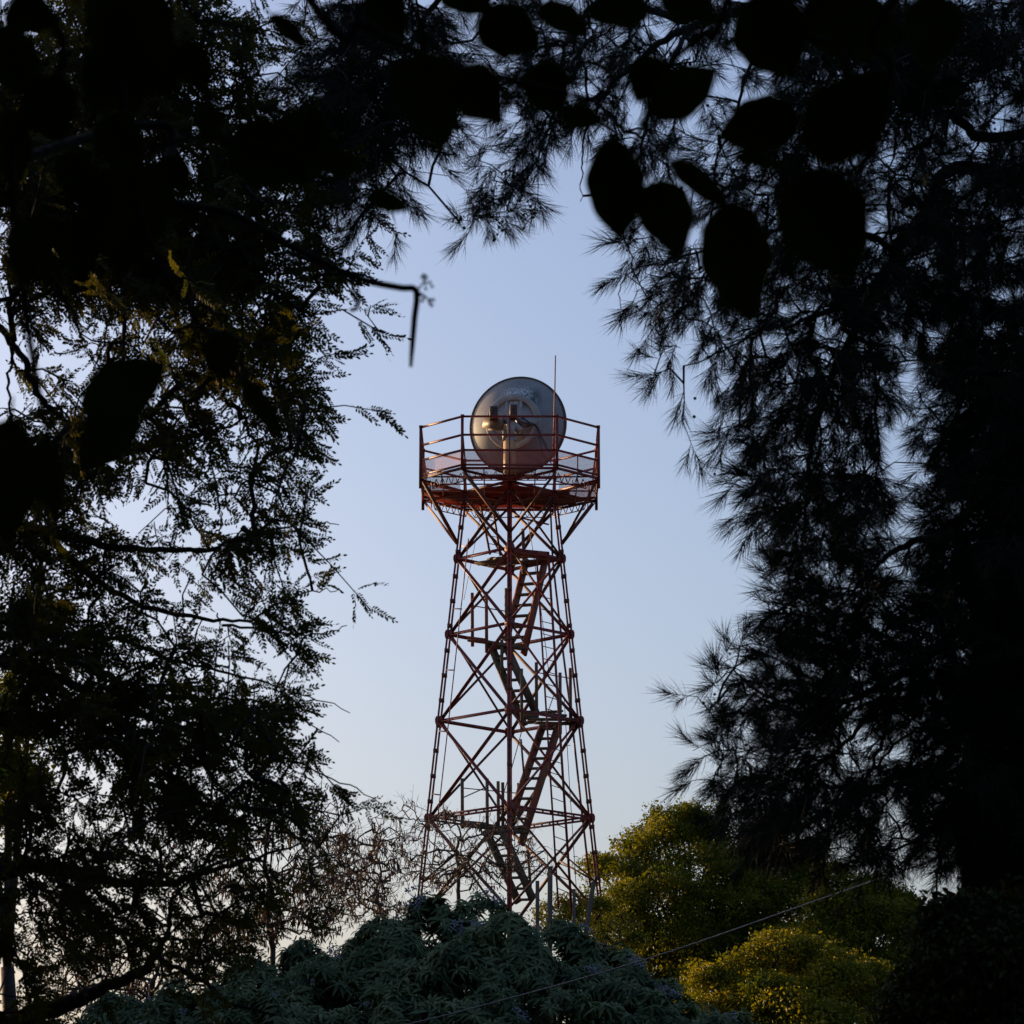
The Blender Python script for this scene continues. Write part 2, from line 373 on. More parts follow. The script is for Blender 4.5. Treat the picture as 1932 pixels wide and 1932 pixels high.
# guard rail
ZR = [1.26, .80, .42, .05]
for i in range(8):
    rl = MB(); a, b = op(i, ZF), op(i+1, ZF)
    for j, h in enumerate(ZR): rl.bar(a+(0, 0, h), b+(0, 0, h), .042, .046)
    if i in (1,): rl.bar(a*.5+b*.5+(0, 0, .40), a*.5+b*.5+(0, 0, .0), .03)
    o = mk('guard_rail', rl, M['red'], tower)
    ps = MB(); s_ = 1.0
    ps.bar(op(i, ZF-.28 if i in (2, 3, 6, 7) else ZF-.08, 1.004), op(i, ZF+1.29, 1.004), .072, .072)
    inn = op(i, ZF, .93)
    ps.bar(op(i, ZF+.86, .995), inn, .03, .035)
    ps.bar(op(i, ZF+1.24, 1.003), op(i, ZF+1.30, 1.003), .09, .09)
    mk('rail_post', ps, M['rust'] if i in (7, 6) else M['red'], tower)
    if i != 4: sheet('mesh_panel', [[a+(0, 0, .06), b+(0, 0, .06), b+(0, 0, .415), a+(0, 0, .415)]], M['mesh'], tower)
mb = MB(); mm = (op(0, ZF)+op(1, ZF))/2; mb.bar(mm-(0, 0, .30), mm+(0, 0, 1.25), .035); mk('rail_post', mb, M['red'], tower)

# stairs (wooden ladders between landings)
def stair(Lt, Lb, Rt, Rb, n, m, tm, t0=.06, t1=.96, sw=.19):
    base = MB(); base.prism([(-.035, -sw/2), (.035, -sw/2), (.035, sw/2), (-.035, sw/2)], Lt, Lb)
    o = mk('stair_stringer', base, m, tower)
    r = MB(); r.prism([(-.035, -sw/2), (.035, -sw/2), (.035, sw/2), (-.035, sw/2)], Rt, Rb); mk('stair_stringer', r, m, tower)
    for t in np.linspace(t0, t1, n):
        z = (Lt*(1-t)+Lb*t)[2]
        tl = (z-Lt[2])/(Lb[2]-Lt[2]); tr = np.clip((z-Rt[2])/(Rb[2]-Rt[2]), 0, 1)
        a = Lt*(1-tl)+Lb*tl; b = Rt*(1-tr)+Rb*tr; b[2] = z
        tb = MB(); e = nrm(b-a); tb.bar(a+e*.02, b-e*.02, .16, .05); mk('stair_tread', tb, tm, tower)
stair(c2(1095, 240, 78.75), c2(915, 965, 78.05), c2(1262, 240, 78.55), c2(1068, 1080, 77.8), 8, M['redwood'], M['wood'])
stair(c2(775, 985, 77.75), c2(1075, 1710, 78.25), c2(905, 985, 77.6), c2(1185, 1610, 78.1), 8, M['wood'], M['wood'])
stair(c3(1245, 205, 78.7), c3(945, 1080, 77.9), c3(1375, 225, 78.6), c3(1045, 1270, 77.75), 10, M['redwood'], M['wood'])
stair(c3(735, 1140, 77.6), c3(1025, 1780, 78.2), c3(890, 1170, 77.5), c3(1150, 1750, 78.1), 7, M['wood'], M['wood'])
def board(a, b, w_, t=.045, m='wood', name='landing_board'):
    mb = MB(); mb.bar(a, b, w_, t); return mk(name, mb, M[m], tower)
# landing at level A
for a, b in (((960, 195, 77.4), (1330, 240, 77.9)), ((820, 240, 77.5), (1180, 215, 78.0)), ((770, 240, 77.9), (990, 250, 78.3)), ((760, 300, 78.3), (1340, 245, 78.5)), ((655, 285, 78.0), (900, 250, 77.7))):
    board(c2(*a), c2(*b), .24, .05, 'redwood' if a[0] == 960 else 'wood')
board(c2(985, 175, 77.2), c2(1290, 205, 78.2), .05, .14, 'redwood')
# landing at level B
board(c2(585, 945, 77.9), c2(745, 965, 77.7), .10, .13, 'redwood'); board(c2(745, 975, 77.7), c2(1060, 1020, 78.0), .30, .05)
board(c2(800, 990, 77.5), c2(1085, 1035, 77.7), .22, .05); board(c2(870, 925, 77.8), c2(980, 960, 78.2), .14, .05)
# landing at level C
for a, b in (((1080, 1590, 77.9), (1440, 1620, 78.2)), ((1110, 1650, 77.7), (1520, 1650, 78.0)), ((1180, 1680, 77.6), (1540, 1690, 78.3)), ((1210, 1590, 78.5), (1400, 1580, 78.8))):
    board(c2(*a), c2(*b), .20, .05)
board(c2(1060, 1625, 77.7), c2(1200, 1600, 77.7), .05, .18)
# landing at level D
board(c3(520, 1085, 77.9), c3(730, 1105, 77.7), .12, .16); board(c3(730, 1120, 77.7), c3(1100, 1125, 77.9), .26, .06)
board(c3(780, 1160, 77.5), c3(1110, 1160, 77.8), .24, .05)
def post(a, b, m='wood', w_=.082):
    mb = MB(); mb.rod(a, b, w_/2, 8); mk('landing_post', mb, M[m], tower)
for x, y0, y1, Y, m in ((618, 540, 1010, 77.9, 'redwood'), (742, 530, 1065, 77.7, 'redwood'), (915, 500, 960, 78.4, 'wood'), (1050, 1205, 1740, 77.6, 'wood'),
                        (1180, 1150, 1580, 77.9, 'wood'), (1388, 1240, 1780, 77.8, 'wood'), (1478, 1200, 1745, 78.2, 'wood')):
    post(c2(x, y0, Y), c2(x+3, y1, Y), m)
for x, y0, y1, Y, m in ((530, 690, 1130, 77.9, 'wood'), (748, 690, 1200, 77.6, 'wood'), (845, 715, 1110, 78.3, 'wood'), (885, 725, 1130, 78.4, 'wood'), (1025, 730, 1040, 78.6, 'wood')):
    post(c3(x, y0, Y), c3(x+3, y1, Y), m)
post(c1(1062, 1615, 78.3), c1(1070, 1830, 78.3)); 
post(c2(878, 950, 77.5), c2(878, 1270, 77.5)); post(c3(1045, 345, 77.8), c3(1075, 690, 77.9), w_=.05); post(c3(1105, 1320, 77.9), c3(1130, 1640, 78), w_=.07)
post(c2(1070, 240, 78.4), c2(1070, 370, 78.4), 'wood', .1)
def one(name, a, b, w_, h_=None, m='rust'):
    mb = MB(); mb.bar(a, b, w_, h_); mk(name, mb, M[m], tower)
for a, b in (((635, 655, 77.9), (905, 700, 78.4)), ((1195, 1240, 77.9), (1480, 1290, 78.2))): one('hand_rail', c2(*a), c2(*b), .022)
for a, b in (((545, 775, 77.9), (1020, 820, 78.6)), ((545, 855, 77.9), (735, 770, 77.6)), ((1000, 1340, 77.7), (1150, 1340, 78)), ((780, 1175, 77.4), (1140, 1172, 77.9)), ((780, 1185, 77.4), (990, 1320, 77.9)), ((985, 1295, 77.9), (1165, 1190, 77.5)), ((1010, 1460, 77.9), (1150, 1370, 77.5))): one('hand_rail', c3(*a), c3(*b), .022)
# cat ladder up the right side, bracketed to the legs
lr = MB(); A0, A1 = c2(1180, 170, 77.25), c3(1375, 1830, 76.9); B0, B1 = c2(1285, 190, 77.35), c3(1492, 1880, 77.0)
lad = MB(); lad.bar(A0, A1, .035, .045); o1 = mk('ladder_rail', lad, M['red'], tower)
lad = MB(); lad.bar(B0, B1, .055, .06); mk('ladder_rail', lad, M['red'], tower)
for t in np.linspace(.06, .98, 27): rg = MB(); rg.rod(A0*(1-t)+A1*t, B0*(1-t)+B1*t, .011, 6); mk('ladder_rung', rg, M['rust'], tower)
rg = MB(); P0, P1, Q0, Q1 = c1(690, 1400, 78.8), c1(775, 1840, 78.6), c1(800, 1440, 78.9), c1(865, 1850, 78.7)
rg.bar(P0, P1, .035, .045); rg.bar(Q0, Q1, .04, .05)
for t in np.linspace(.1, .95, 6): rg.rod(P0*(1-t)+P1*t, Q0*(1-t)+Q1*t, .01, 6)
mk('hatch_ladder', rg, M['rust'], tower)
# conduits and rods
def pipe(pts, r, m='red', name='conduit'):
    mb = MB(); mb.tube(pts, r, 6); mk(name, mb, M[m], tower)
pipe([c1(585, 1700, 77.6), c2(545, 440, 77.4), c2(430, 1500, 77.3), c3(310, 1090, 77.2), c3(250, 1600, 77.2)], .014)
pipe([c1(690, 1500, 77.8), c1(640, 1760, 77.7), c2(545, 600, 77.6)], .006)
pipe([c3(1425, 0, 77.9), c3(1475, 800, 77.8), c3(1530, 1640, 77.8)], .010)
pipe([c2(1325, 270, 78.6), c2(1420, 1100, 78.5), c3(1495, 200, 78.4), c3(1570, 900, 78.3), c3(1655, 1640, 78.2)], .028)
pipe([c1(1300, 1330, 78.5), c1(1322, 1850, 78.5)], .027, 'wood')
pipe([c1(990, 1505, 78.2), c1(1290, 1577, 78.4)], .022)
pipe([c1(1105, 1530, 78.3), c2(1160, 230, 78.2), c2(1200, 520, 78.1), c2(1290, 1240, 78)], .009)
pipe([c2(1340, 1420, 78.4), c2(1270, 1620, 78.2)], .012); pipe([c3(1050, 285, 78.), c3(970, 580, 77.9), c3(880, 860, 77.9)], .012)
for p in ((530, 130), (460, 678), (395, 1215), (330, 1752)):
    one('conduit_bracket', c2(p[0], p[1], 77.7), c2(p[0]+65, p[1]+3, 77.4), .03, .03, 'red')
for y in (400, 890, 1375): one('conduit_bracket', c3(1440+(y-400)*.065, y, 77.8), c3(1480+(y-400)*.065, y, 77.8), .015)
one('conduit_bracket', c3(265, 826, 77.7), c3(335, 834, 77.3), .03)

# whip antenna
wb = MB(); p1 = c1(1330, 930, 76.1); p0 = c1(1348, 95, 76.1)
wb.tube([p1, p1*.5+p0*.5+(.004, 0, 0), p0], [.020, .018, .015], 6); tag(mk('whip_antenna', wb, M['red'], org=p1), 'thin straight rod antenna rising above the tower guard rail', 'antenna')

# ------------------------------------------------------------------ dish
DY = 79.05
dc = FU(1997.6, 1642, DY); dr = 191.5/12500*DY/math.cos(TH)*1.0*math.cos(TH)*1.02
dish = thing('microwave_dish', 'large round grey dish seen from behind with streaky white stains', 'dish antenna', (TX, D0, ZF))
ax = nrm(np.array([-.29, -1.0, -.02]))                 # from the rim plane towards the apex, facing the camera
dep = .50
rs = np.linspace(.0, 1, 26)
back = [(dr*r, dep*(1-r**2)) for r in rs]; front = [(dr*r, dep*(1-r**2)-.03) for r in rs[::-1]]
rb = MB(); rb.rev([(max(a, .001), b) for a, b in back]+[(dr*1.0, -.0), (dr*1.018, .012), (dr*1.018, -.05), (dr*.985, -.05)]+[(max(a*.985, .001), b) for a, b in front], dc, ax, 96)
refl = mk('reflector', rb, M['dish'], dish, smooth=True)
hb = MB(); h0 = dep*(1-(.69/dr)**2)-.02; ro, ri = .71, .56
hb.rev([(ro+.01, h0-.03), (ro, h0+.13), (ro-.01, h0+.145), (ri+.01, h0+.145), (ri, h0+.135), (ri-.01, h0-.06)], dc, ax, 96)
mk('mounting_ring', hb, M['ring'], dish, smooth=False)
X3 = nrm(np.cross(ax, (0, 0, 1))); Z3 = nrm(np.cross(X3, ax)); 
if Z3[2] < 0: Z3 = -Z3
if X3[0] < 0: X3 = -X3
def dl(x, z, h): return dc+X3*x+Z3*z+ax*h
cb = MB()
for x in (-.16, .22): cb.bar(dl(x, -.53, h0+.10), dl(x, .55, h0+.10), .075, .07, up=ax)
mk('ring_channel', cb, M['ring'], dish)
rm = MB(); q_ = np.linspace(0, 2*math.pi, 97)[:-1]; rm.rev([(dr*1.005, .022), (dr*1.030, .018), (dr*1.034, -.03), (dr*1.005, -.06)], dc, ax, 96); mk('rim', rm, M['box'], dish)
# pedestal and yoke
CY = D0-.05
pd = MB(); pt = c1(947, 850, CY); pb_ = np.array([pt[0], CY, ZF+.012])
pd.rod(pb_, pt, .155, 28); pd.rod(pb_, pb_+(0, 0, .05), .23, 24); mk('pedestal', pd, M['pole'], dish, smooth=False)
pk = MB(); a = c1(905, 850, CY); 
pk.rod(a, c1(905, 745, CY), .060, 18); pk.rod(c1(905, 800, CY), c1(905, 783, CY), .075, 18); mk('jack_tube', pk, M['cream'], dish)
yk = MB(); yk.bar(c1(958, 855, CY), c1(958, 620, CY), .19, .20); yk.bar(c1(958, 850, CY), c1(958, 830, CY), .24, .26)
for j in range(7): yk.bar(c1(930, 740+j*13, CY-.105), c1(975, 740+j*13, CY-.105), .012, .012)
yk.bar(c1(905, 640, CY+.05), c1(1035, 760, CY+.15), .20, .16)
mk('yoke', yk, M['ring'], dish)
br = MB(); br.prism([(-.1, -.13), (.1, -.13), (.1, .13), (-.1, .13)], c1(728, 688, CY+.30), c1(895, 700, CY+.05))
mk('bracket_arm', br, M['cream'], dish)
br = MB(); br.rod(c1(760, 745, CY+.18), c1(890, 742, CY+.05), .03, 12); mk('actuator_rod', br, M['cream'], dish)
br = MB(); br.bar(c1(1010, 690, CY+.2), c1(1195, 665, CY+.42), .10, .18); br.bar(c1(1170, 625, CY+.3), c1(1210, 630, CY+.25), .05, .04); br.bar(c1(1170, 712, CY+.3), c1(1210, 712, CY+.25), .05, .04)
mk('bracket_arm', br, M['ring'], dish)
bx = MB(); bx.rod(c1(840, 660, CY-.05), c1(900, 640, CY+.2), .09, 16); mk('motor_housing', bx, M['ring'], dish)
for x0, x1, y0, y1 in ((768, 842, 548, 672), (945, 1014, 532, 655)):
    bx = MB(); a = c1((x0+x1)/2, y1, CY-.12); b = c1((x0+x1)/2, y0, CY-.12); 
    w_ = (x1-x0)*K/160
    bx.prism([(-w_/2, -.10), (w_/2-.03, -.10), (w_/2, -.07), (w_/2, .10), (-w_/2, .10)], a, b, up=(0, 1, 0))
    bx.bar(a-(0, .09, -.06), a-(0, .09, -.10), w_*.7, .06); bx.bar(b-(0, .11, .10), b-(0, .11, .13), w_*.8, .04)
    mk('transceiver_box', bx, M['box'], dish)
    bx = MB(); bx.rod((a+b)/2+(0, .05, 0), (a+b)/2+(.02, .35, -.08), .05, 10); mk('feed_tube', bx, M['ring'], dish)
def smooth_path(P, n=24):
    P = np.array(P, float); m = len(P); t = np.linspace(0, m-1, n); out = []
    Q = np.vstack([2*P[0]-P[1], P, 2*P[-1]-P[-2]])
    for s in t:
        i = min(int(s), m-2); f = s-i; a, b, c_, d = Q[i], Q[i+1], Q[i+2], Q[i+3]
        out.append(.5*((2*b)+(c_-a)*f+(2*a-5*b+4*c_-d)*f*f+(3*b-a-3*c_+d)*f**3))
    return np.array(out)
cbd = MB()
for off, pts in ((0, [(1010, 625), (1060, 640), (1120, 680), (1185, 715), (1205, 790), (1222, 900), (1240, 960), (1290, 1010), (1310, 1040)]),
                 (1, [(1010, 650), (1075, 655), (1130, 700), (1190, 725), (1215, 800), (1250, 880), (1300, 940)]),
                 (2, [(1015, 660), (1050, 675), (1090, 690), (1150, 705), (1185, 730), (1200, 800), (1215, 850), (1225, 950), (1262, 1010)]),
                 (3, [(1012, 672), (1035, 690), (1060, 720), (1095, 720), (1140, 705), (1190, 725), (1210, 760), (1240, 830), (1275, 890)])):
    P = [c1(x, y, CY-.05+.3*min(j/3, 1)+off*.03) for j, (x, y) in enumerate(pts)]
    cbd.tube(smooth_path(P, 30), .013, 5)
mk('cable', cbd, M['cable'], dish)

# ------------------------------------------------------------------ foliage toolkit
def ortho(T, up=None, roll=None):
    T = nrm(T); up = np.broadcast_to(np.array([0, 0, 1.]) if up is None else up, T.shape)
    A = np.cross(up, T); bad = np.linalg.norm(A, axis=-1) < .05; A[bad] = (1, 0, 0); A = nrm(A); B = np.cross(T, A)
    if roll is not None:
        c_, s_ = np.cos(roll)[:, None], np.sin(roll)[:, None]; A, B = A*c_+B*s_, B*c_-A*s_
    return T, A, B
def frond(n=10, seed=0, droop=.35):
    "pinnate leaf of length 1 along x with n pairs of leaflets"
    r = np.random.default_rng(seed); V = []; Fq = []; F6 = []
    xs = np.linspace(0, 1, 6); ctr = np.stack([xs, .06*np.sin(xs*2+seed), -droop*xs**2], 1)
    for i in range(5):
        b = len(V); w_ = .006
        V += [ctr[i]+(0, w_, 0), ctr[i]-(0, w_, 0), ctr[i+1]-(0, w_, 0), ctr[i+1]+(0, w_, 0)]; Fq.append([b, b+1, b+2, b+3])
    for j in range(n*2+1):
        k, s = j//2, (1 if j % 2 else -1)
        if r.random() < .06: continue
        t = .16+.80*(k+.25*r.random())/n
        c_ = np.array([np.interp(t, xs, ctr[:, q]) for q in range(3)])
        ang = (1.15-.45*t)*s+r.normal(0, .13)
        if j == n*2: t = 1; ang = 0; c_ = ctr[-1]
        d = np.array([math.cos(ang), math.sin(ang), -.18-.35*r.random()]); d /= np.linalg.norm(d)
        sd_ = nrm(np.cross(d, (0, 0, 1))+np.array([0, 0, r.normal(0, .3)])); L = .165*(1-.25*abs(t-.5))*(.85+.3*r.random()); W = L*.215
        b = len(V)
        V += [c_+d*L*.06, c_+d*L*.35+sd_*W, c_+d*L*.75+sd_*W*.9, c_+d*L, c_+d*L*.75-sd_*W*.9, c_+d*L*.35-sd_*W]
        F6.append([b, b+1, b+2, b+3, b+4, b+5])
    return np.array(V), [np.array(Fq), np.array(F6)]
def plume(n=44, seed=0, w_=.0075, spread=.75):
    "bundle of fine needles along a twig of length 1"
    r = np.random.default_rng(seed+50); V = []; Fq = []; Ft = []
    V += [(0, -.008, 0), (0, .008, 0), (.75, .004, 0), (.75, -.004, 0)]; Fq.append([0, 1, 2, 3])
    for j in range(n):
        t = .80*r.random()**.8; a = r.random()*6.283; sp = (.25+spread*r.random())*(1-.35*t)
        d = nrm(np.array([math.cos(sp), math.sin(sp)*math.cos(a), math.sin(sp)*math.sin(a)])); L = (.50+.42*r.random())
        g = np.array([0, 0, -.10*r.random()]); p0 = np.array([t, 0, 0]); p1 = p0+d*L*.55; p2 = p0+nrm(d+np.array([.10, 0, 0]))*L*1.02+g*.5
        s = nrm(np.cross(d, r.normal(size=3)))*w_; b = len(V)
        V += [p0-s, p0+s, p1+s, p1-s, p2]; Fq.append([b, b+1, b+2, b+3]); Ft.append([b+3, b+2, b+4])
    return np.array(V, float), [np.array(Fq), np.array(Ft)]
def leaf(fold=.25, bend=.2, wid=.28):
    "simple leaf of length 1, folded on its midrib"
    V = [(0, 0, 0), (.3, -wid*.9, fold*wid), (.3, 0, -bend*.09), (.3, wid*.9, fold*wid), (.68, -wid*.75, fold*wid*.75-bend*.46), (.68, 0, -bend*.46), (.68, wid*.75, fold*wid*.75-bend*.46), (1, 0, -bend)]
    return np.array(V, float), [np.array([[1, 4, 5, 2], [2, 5, 6, 3]]), np.array([[0, 1, 2], [0, 2, 3], [4, 7, 5], [5, 7, 6]])]

def grid_points(rows, col0, nfull, Y0, spread, mid=1.0, jit=1.35, cell=64.4):
    "rows of digits give how thick the foliage is; returns pixel anchors"
    G = np.array([[int(ch) for ch in r] for r in rows], float)
    f = lambda d: -np.log(1-np.clip(d, 0, 9.1)/9.45)
    Nn = f(G)/f(9.)*nfull*np.where((G > 5.5) & (G < 8.9), mid, 1); U_ = []; V_ = []
    for r_ in range(G.shape[0]):
        for c_ in range(G.shape[1]):
            k = rng.poisson(Nn[r_, c_])
            U_.append((c_+col0+.5+(rng.random(k)-.5)*jit)*cell); V_.append((r_+.5+(rng.random(k)-.5)*jit)*cell)
    u = np.concatenate(U_); v = np.concatenate(V_)
    return u, v, Y0+rng.normal(0, spread, len(u))
def grow(limbs, anchors, wob=.06, rt=.0022, rmax=.03, expo=.42):
    "join every anchor to the nearest wood so twigs branch off one another; returns mesh builder and growth directions"
    nodes = []; 
    for P in limbs: 
        P = np.asarray(P); L = np.linalg.norm(np.diff(P, axis=0), axis=1)
        for a, b, l in zip(P[:-1], P[1:], L):
            k = max(2, int(l/.06)); t = np.linspace(0, 1, k, endpoint=False)[:, None]; nodes.append(a*(1-t)+b*t)
        nodes.append(P[-1:])
    S = np.concatenate(nodes); n0 = len(S); Mx = n0+2*len(anchors); Nd = np.zeros((Mx, 3)); Nd[:n0] = S; par = -np.ones(Mx, int); n = n0
    dmin = np.array([np.min(np.sum((S-a)**2, 1)) for a in anchors]); order = np.argsort(dmin); cost = np.zeros(Mx); dirs = np.zeros((len(anchors), 3))
    for ai in order:
        a = anchors[ai]; d = np.sqrt(np.sum((Nd[:n]-a)**2, 1)); p = int(np.argmin(d+.12*cost[:n]))
        mid = (Nd[p]+a)/2+rng.normal(0, wob, 3)*d[p]+np.array([0, 0, .10*d[p]])
        Nd[n] = mid; par[n] = p; cost[n] = cost[p]+d[p]/2; Nd[n+1] = a; par[n+1] = n; cost[n+1] = cost[p]+d[p]
        dirs[ai] = a-mid; n += 2
    cnt = np.ones(n)
    for i_ in range(n-1, n0-1, -1):
        if par[i_] >= n0: cnt[par[i_]] += cnt[i_]
    rad_ = np.minimum(rt*cnt**expo, rmax); mb = MB(); idx = np.arange(n0, n); pr = par[idx]
    rp = np.where(pr >= n0, np.minimum(rad_[np.maximum(pr, 0)], rad_[idx]*1.6), rad_[idx]*1.15)
    mb.segs(Nd[pr], Nd[idx], rp, rad_[idx], 4)
    return mb, nrm(dirs)
def limb_pts(spec):
    "[(u, v, Y, radius), ...] -> smooth path and radii"
    P = U([s[0] for s in spec], [s[1] for s in spec], [s[2] for s in spec]); r = [s[3] for s in spec]
    n = max(8, len(spec)*7); Q = smooth_path(P, n); r = np.interp(np.linspace(0, len(spec)-1, n), range(len(spec)), r)
    if max(r) > .1: return Q, r
    w_ = np.cumsum(np.random.default_rng(int(abs(spec[0][0]*7+spec[-1][1]))).normal(0, .007, (n, 3)), 0); w_ -= w_[:1]+(w_[-1:]-w_[:1])*np.linspace(0, 1, n)[:, None]
    return Q+w_, r*.62
def wood(mb_list, limbs):
    mb = MB()
    for spec in limbs: Q, r = limb_pts(spec); mb.tube(Q, r, 8)
    return mb

# ------------------------------------------------------------------ left tree with feathery leaves
rowsL = """7789976640000
8799966551000
9999966551000
9999887751000
9998788774000
9999988886200
9999999975200
9999999987410
7899999974600
5457899973200
4567899972000
5678988874000
6788877873100
9987766750000
9985466630000
9875458761000
8874556410000
9876553550000
9987556652100
9988766551000
9999887771000
8599999973000
8559998863000
9755899864100
9865777642000
9986766641000
6887665530000
7687766620000
7410242000000
7641110000000""".split('\n')
YL = 13.0
limbsL = [[(-150, 1950, YL, .13), (-110, 1500, YL, .12), (-90, 1000, YL, .11), (-100, 500, YL, .09), (-60, -100, YL, .06)],
          [(-80, 560, YL, .03), (26, 643, YL-.1, .022), (68, 708, YL-.2, .02), (106, 765, YL-.2, .018), (165, 815, YL-.3, .014), (300, 860, YL-.3, .008), (420, 930, YL-.2, .004)],
          [(26, 643, YL-.1, .012), (25, 730, YL-.1, .010), (23, 820, YL-.1, .006)],
          [(-90, 350, YL, .04), (100, 300, YL+.3, .03), (310, 450, YL+.2, .02), (445, 545, YL, .012), (560, 600, YL, .005)],
          [(-90, 250, YL, .04), (120, 120, YL, .025), (330, 60, YL-.2, .014), (520, 60, YL-.2, .004)],
          [(120, 120, YL, .02), (300, 170, YL+.4, .014), (470, 230, YL+.4, .006), (560, 270, YL+.4, .003)],
          [(-100, 760, YL, .04), (100, 880, YL+.5, .03), (300, 830, YL+.5, .015), (480, 780, YL+.4, .006), (570, 790, YL+.4, .003)],
          [(-100, 940, YL, .05), (80, 1010, YL, .035), (260, 1030, YL, .022), (440, 1010, YL-.2, .012), (560, 985, YL-.3, .006), (640, 990, YL-.3, .003)],
          [(80, 1010, YL, .03), (240, 1130, YL+.2, .02), (420, 1180, YL+.2, .012), (560, 1130, YL+.2, .006), (640, 1110, YL+.2, .003)],
          [(420, 1180, YL+.2, .010), (560, 1200, YL, .006), (655, 1180, YL, .003)],
          [(-110, 1230, YL, .06), (60, 1265, YL-.2, .04), (155, 1325, YL-.2, .03), (300, 1390, YL-.3, .02), (450, 1440, YL-.3, .012), (590, 1475, YL-.3, .006), (720, 1518, YL-.3, .003)],
          [(155, 1325, YL-.2, .02), (330, 1310, YL+.3, .014), (500, 1330, YL+.3, .008), (640, 1400, YL+.3, .003)],
          [(-110, 1200, YL, .04), (120, 1200, YL+.5, .02), (330, 1250, YL+.5, .012), (520, 1290, YL+.4, .006), (660, 1345, YL+.3, .003)],
          [(-110, 1340, YL, .05), (40, 1352, YL+.3, .03), (150, 1352, YL+.3, .024), (280, 1450, YL+.3, .016), (430, 1560, YL+.2, .010), (560, 1600, YL+.2, .006), (690, 1660, YL+.2, .003)],
          [(-120, 1700, YL, .07), (60, 1640, YL, .05), (240, 1660, YL, .03), (420, 1640, YL, .015), (600, 1570, YL, .004)],
          [(-120, 1980, YL, .10), (0, 1930, YL+.8, .085), (133, 1882, YL+.8, .06), (205, 1842, YL+.8, .045), (285, 1815, YL+.8, .038), (320, 1770, YL+.8, .025), (330, 1700, YL+.8, .014), (380, 1640, YL+.8, .006)],
          [(240, 1735, YL+.5, .012), (267, 1778, YL+.6, .018), (370, 1848, YL+.6, .018), (425, 1880, YL+.6, .014), (520, 1915, YL+.6, .008)]]
uL, vL, yL = grid_points(rowsL, 0, 13.5, YL, .55)
x_ = (vL < 540) & (uL < 470); uL, vL, yL = np.concatenate([uL, uL[x_]+rng.normal(0, 25, x_.sum())]), np.concatenate([vL, vL[x_]+rng.normal(0, 25, x_.sum())]), np.concatenate([yL, yL[x_]+.4])
# the crown goes on beyond the frame
xt = rng.integers(0, len(uL), 1600); m_ = uL[xt] < 300
m_ &= (vL[xt] > 860) | (vL[xt] < 420)
uE = np.concatenate([uL, -uL[xt][m_]*1.0-20, uL[xt][vL[xt] < 260]]); vE = np.concatenate([vL, vL[xt][m_], -vL[xt][vL[xt] < 260]-10]); yE = np.concatenate([yL, yL[xt][m_], yL[xt][vL[xt] < 260]])
ancL = U(uE, vE, yE)
pathsL = [limb_pts(s)[0] for s in limbsL]
tb = U(-150, 1950, YL); gzb = float(gz(tb[0], tb[1]))
treeL = thing('feathery_tree', 'big dark tree of small paired leaflets filling the left side', 'tree', (float(tb[0]), float(tb[1]), gzb))
wb = wood(None, limbsL); wb.tube([np.array([tb[0]-.05, tb[1], gzb-.2]), tb], [.17, .13], 12)
mk('trunk', wb, M['bark'], treeL, smooth=True)
tw, dL = grow(pathsL, ancL, rmax=.014); mk('twigs', tw, M['bark'], treeL)
fr = MB(); temps = [frond(9, 1, .3), frond(10, 2, .5), frond(8, 3, .15), frond(11, 4, .6)]
NL = len(ancL); rep = 5; base = np.repeat(ancL, rep, 0); dd = np.repeat(dL, rep, 0); tpos = rng.random(len(base))
side_ = rng.normal(0, .55, (len(base), 3))*np.array([1, .6, 1]); out = np.array([.55, 0, -.32])
fd = nrm(dd*.7+side_+out); pos = base-dd*(tpos[:, None]*.12)
T, A, B = ortho(fd, roll=1.4+rng.normal(0, .6, len(fd))); sc = rng.uniform(.09, .155, len(fd)); wh = rng.integers(0, 4, len(fd))
for t_ in range(4):
    s_ = wh == t_; fr.inst(temps[t_], pos[s_], T[s_], A[s_], B[s_], sc[s_])
mk('foliage', fr, M['leafL'], treeL)

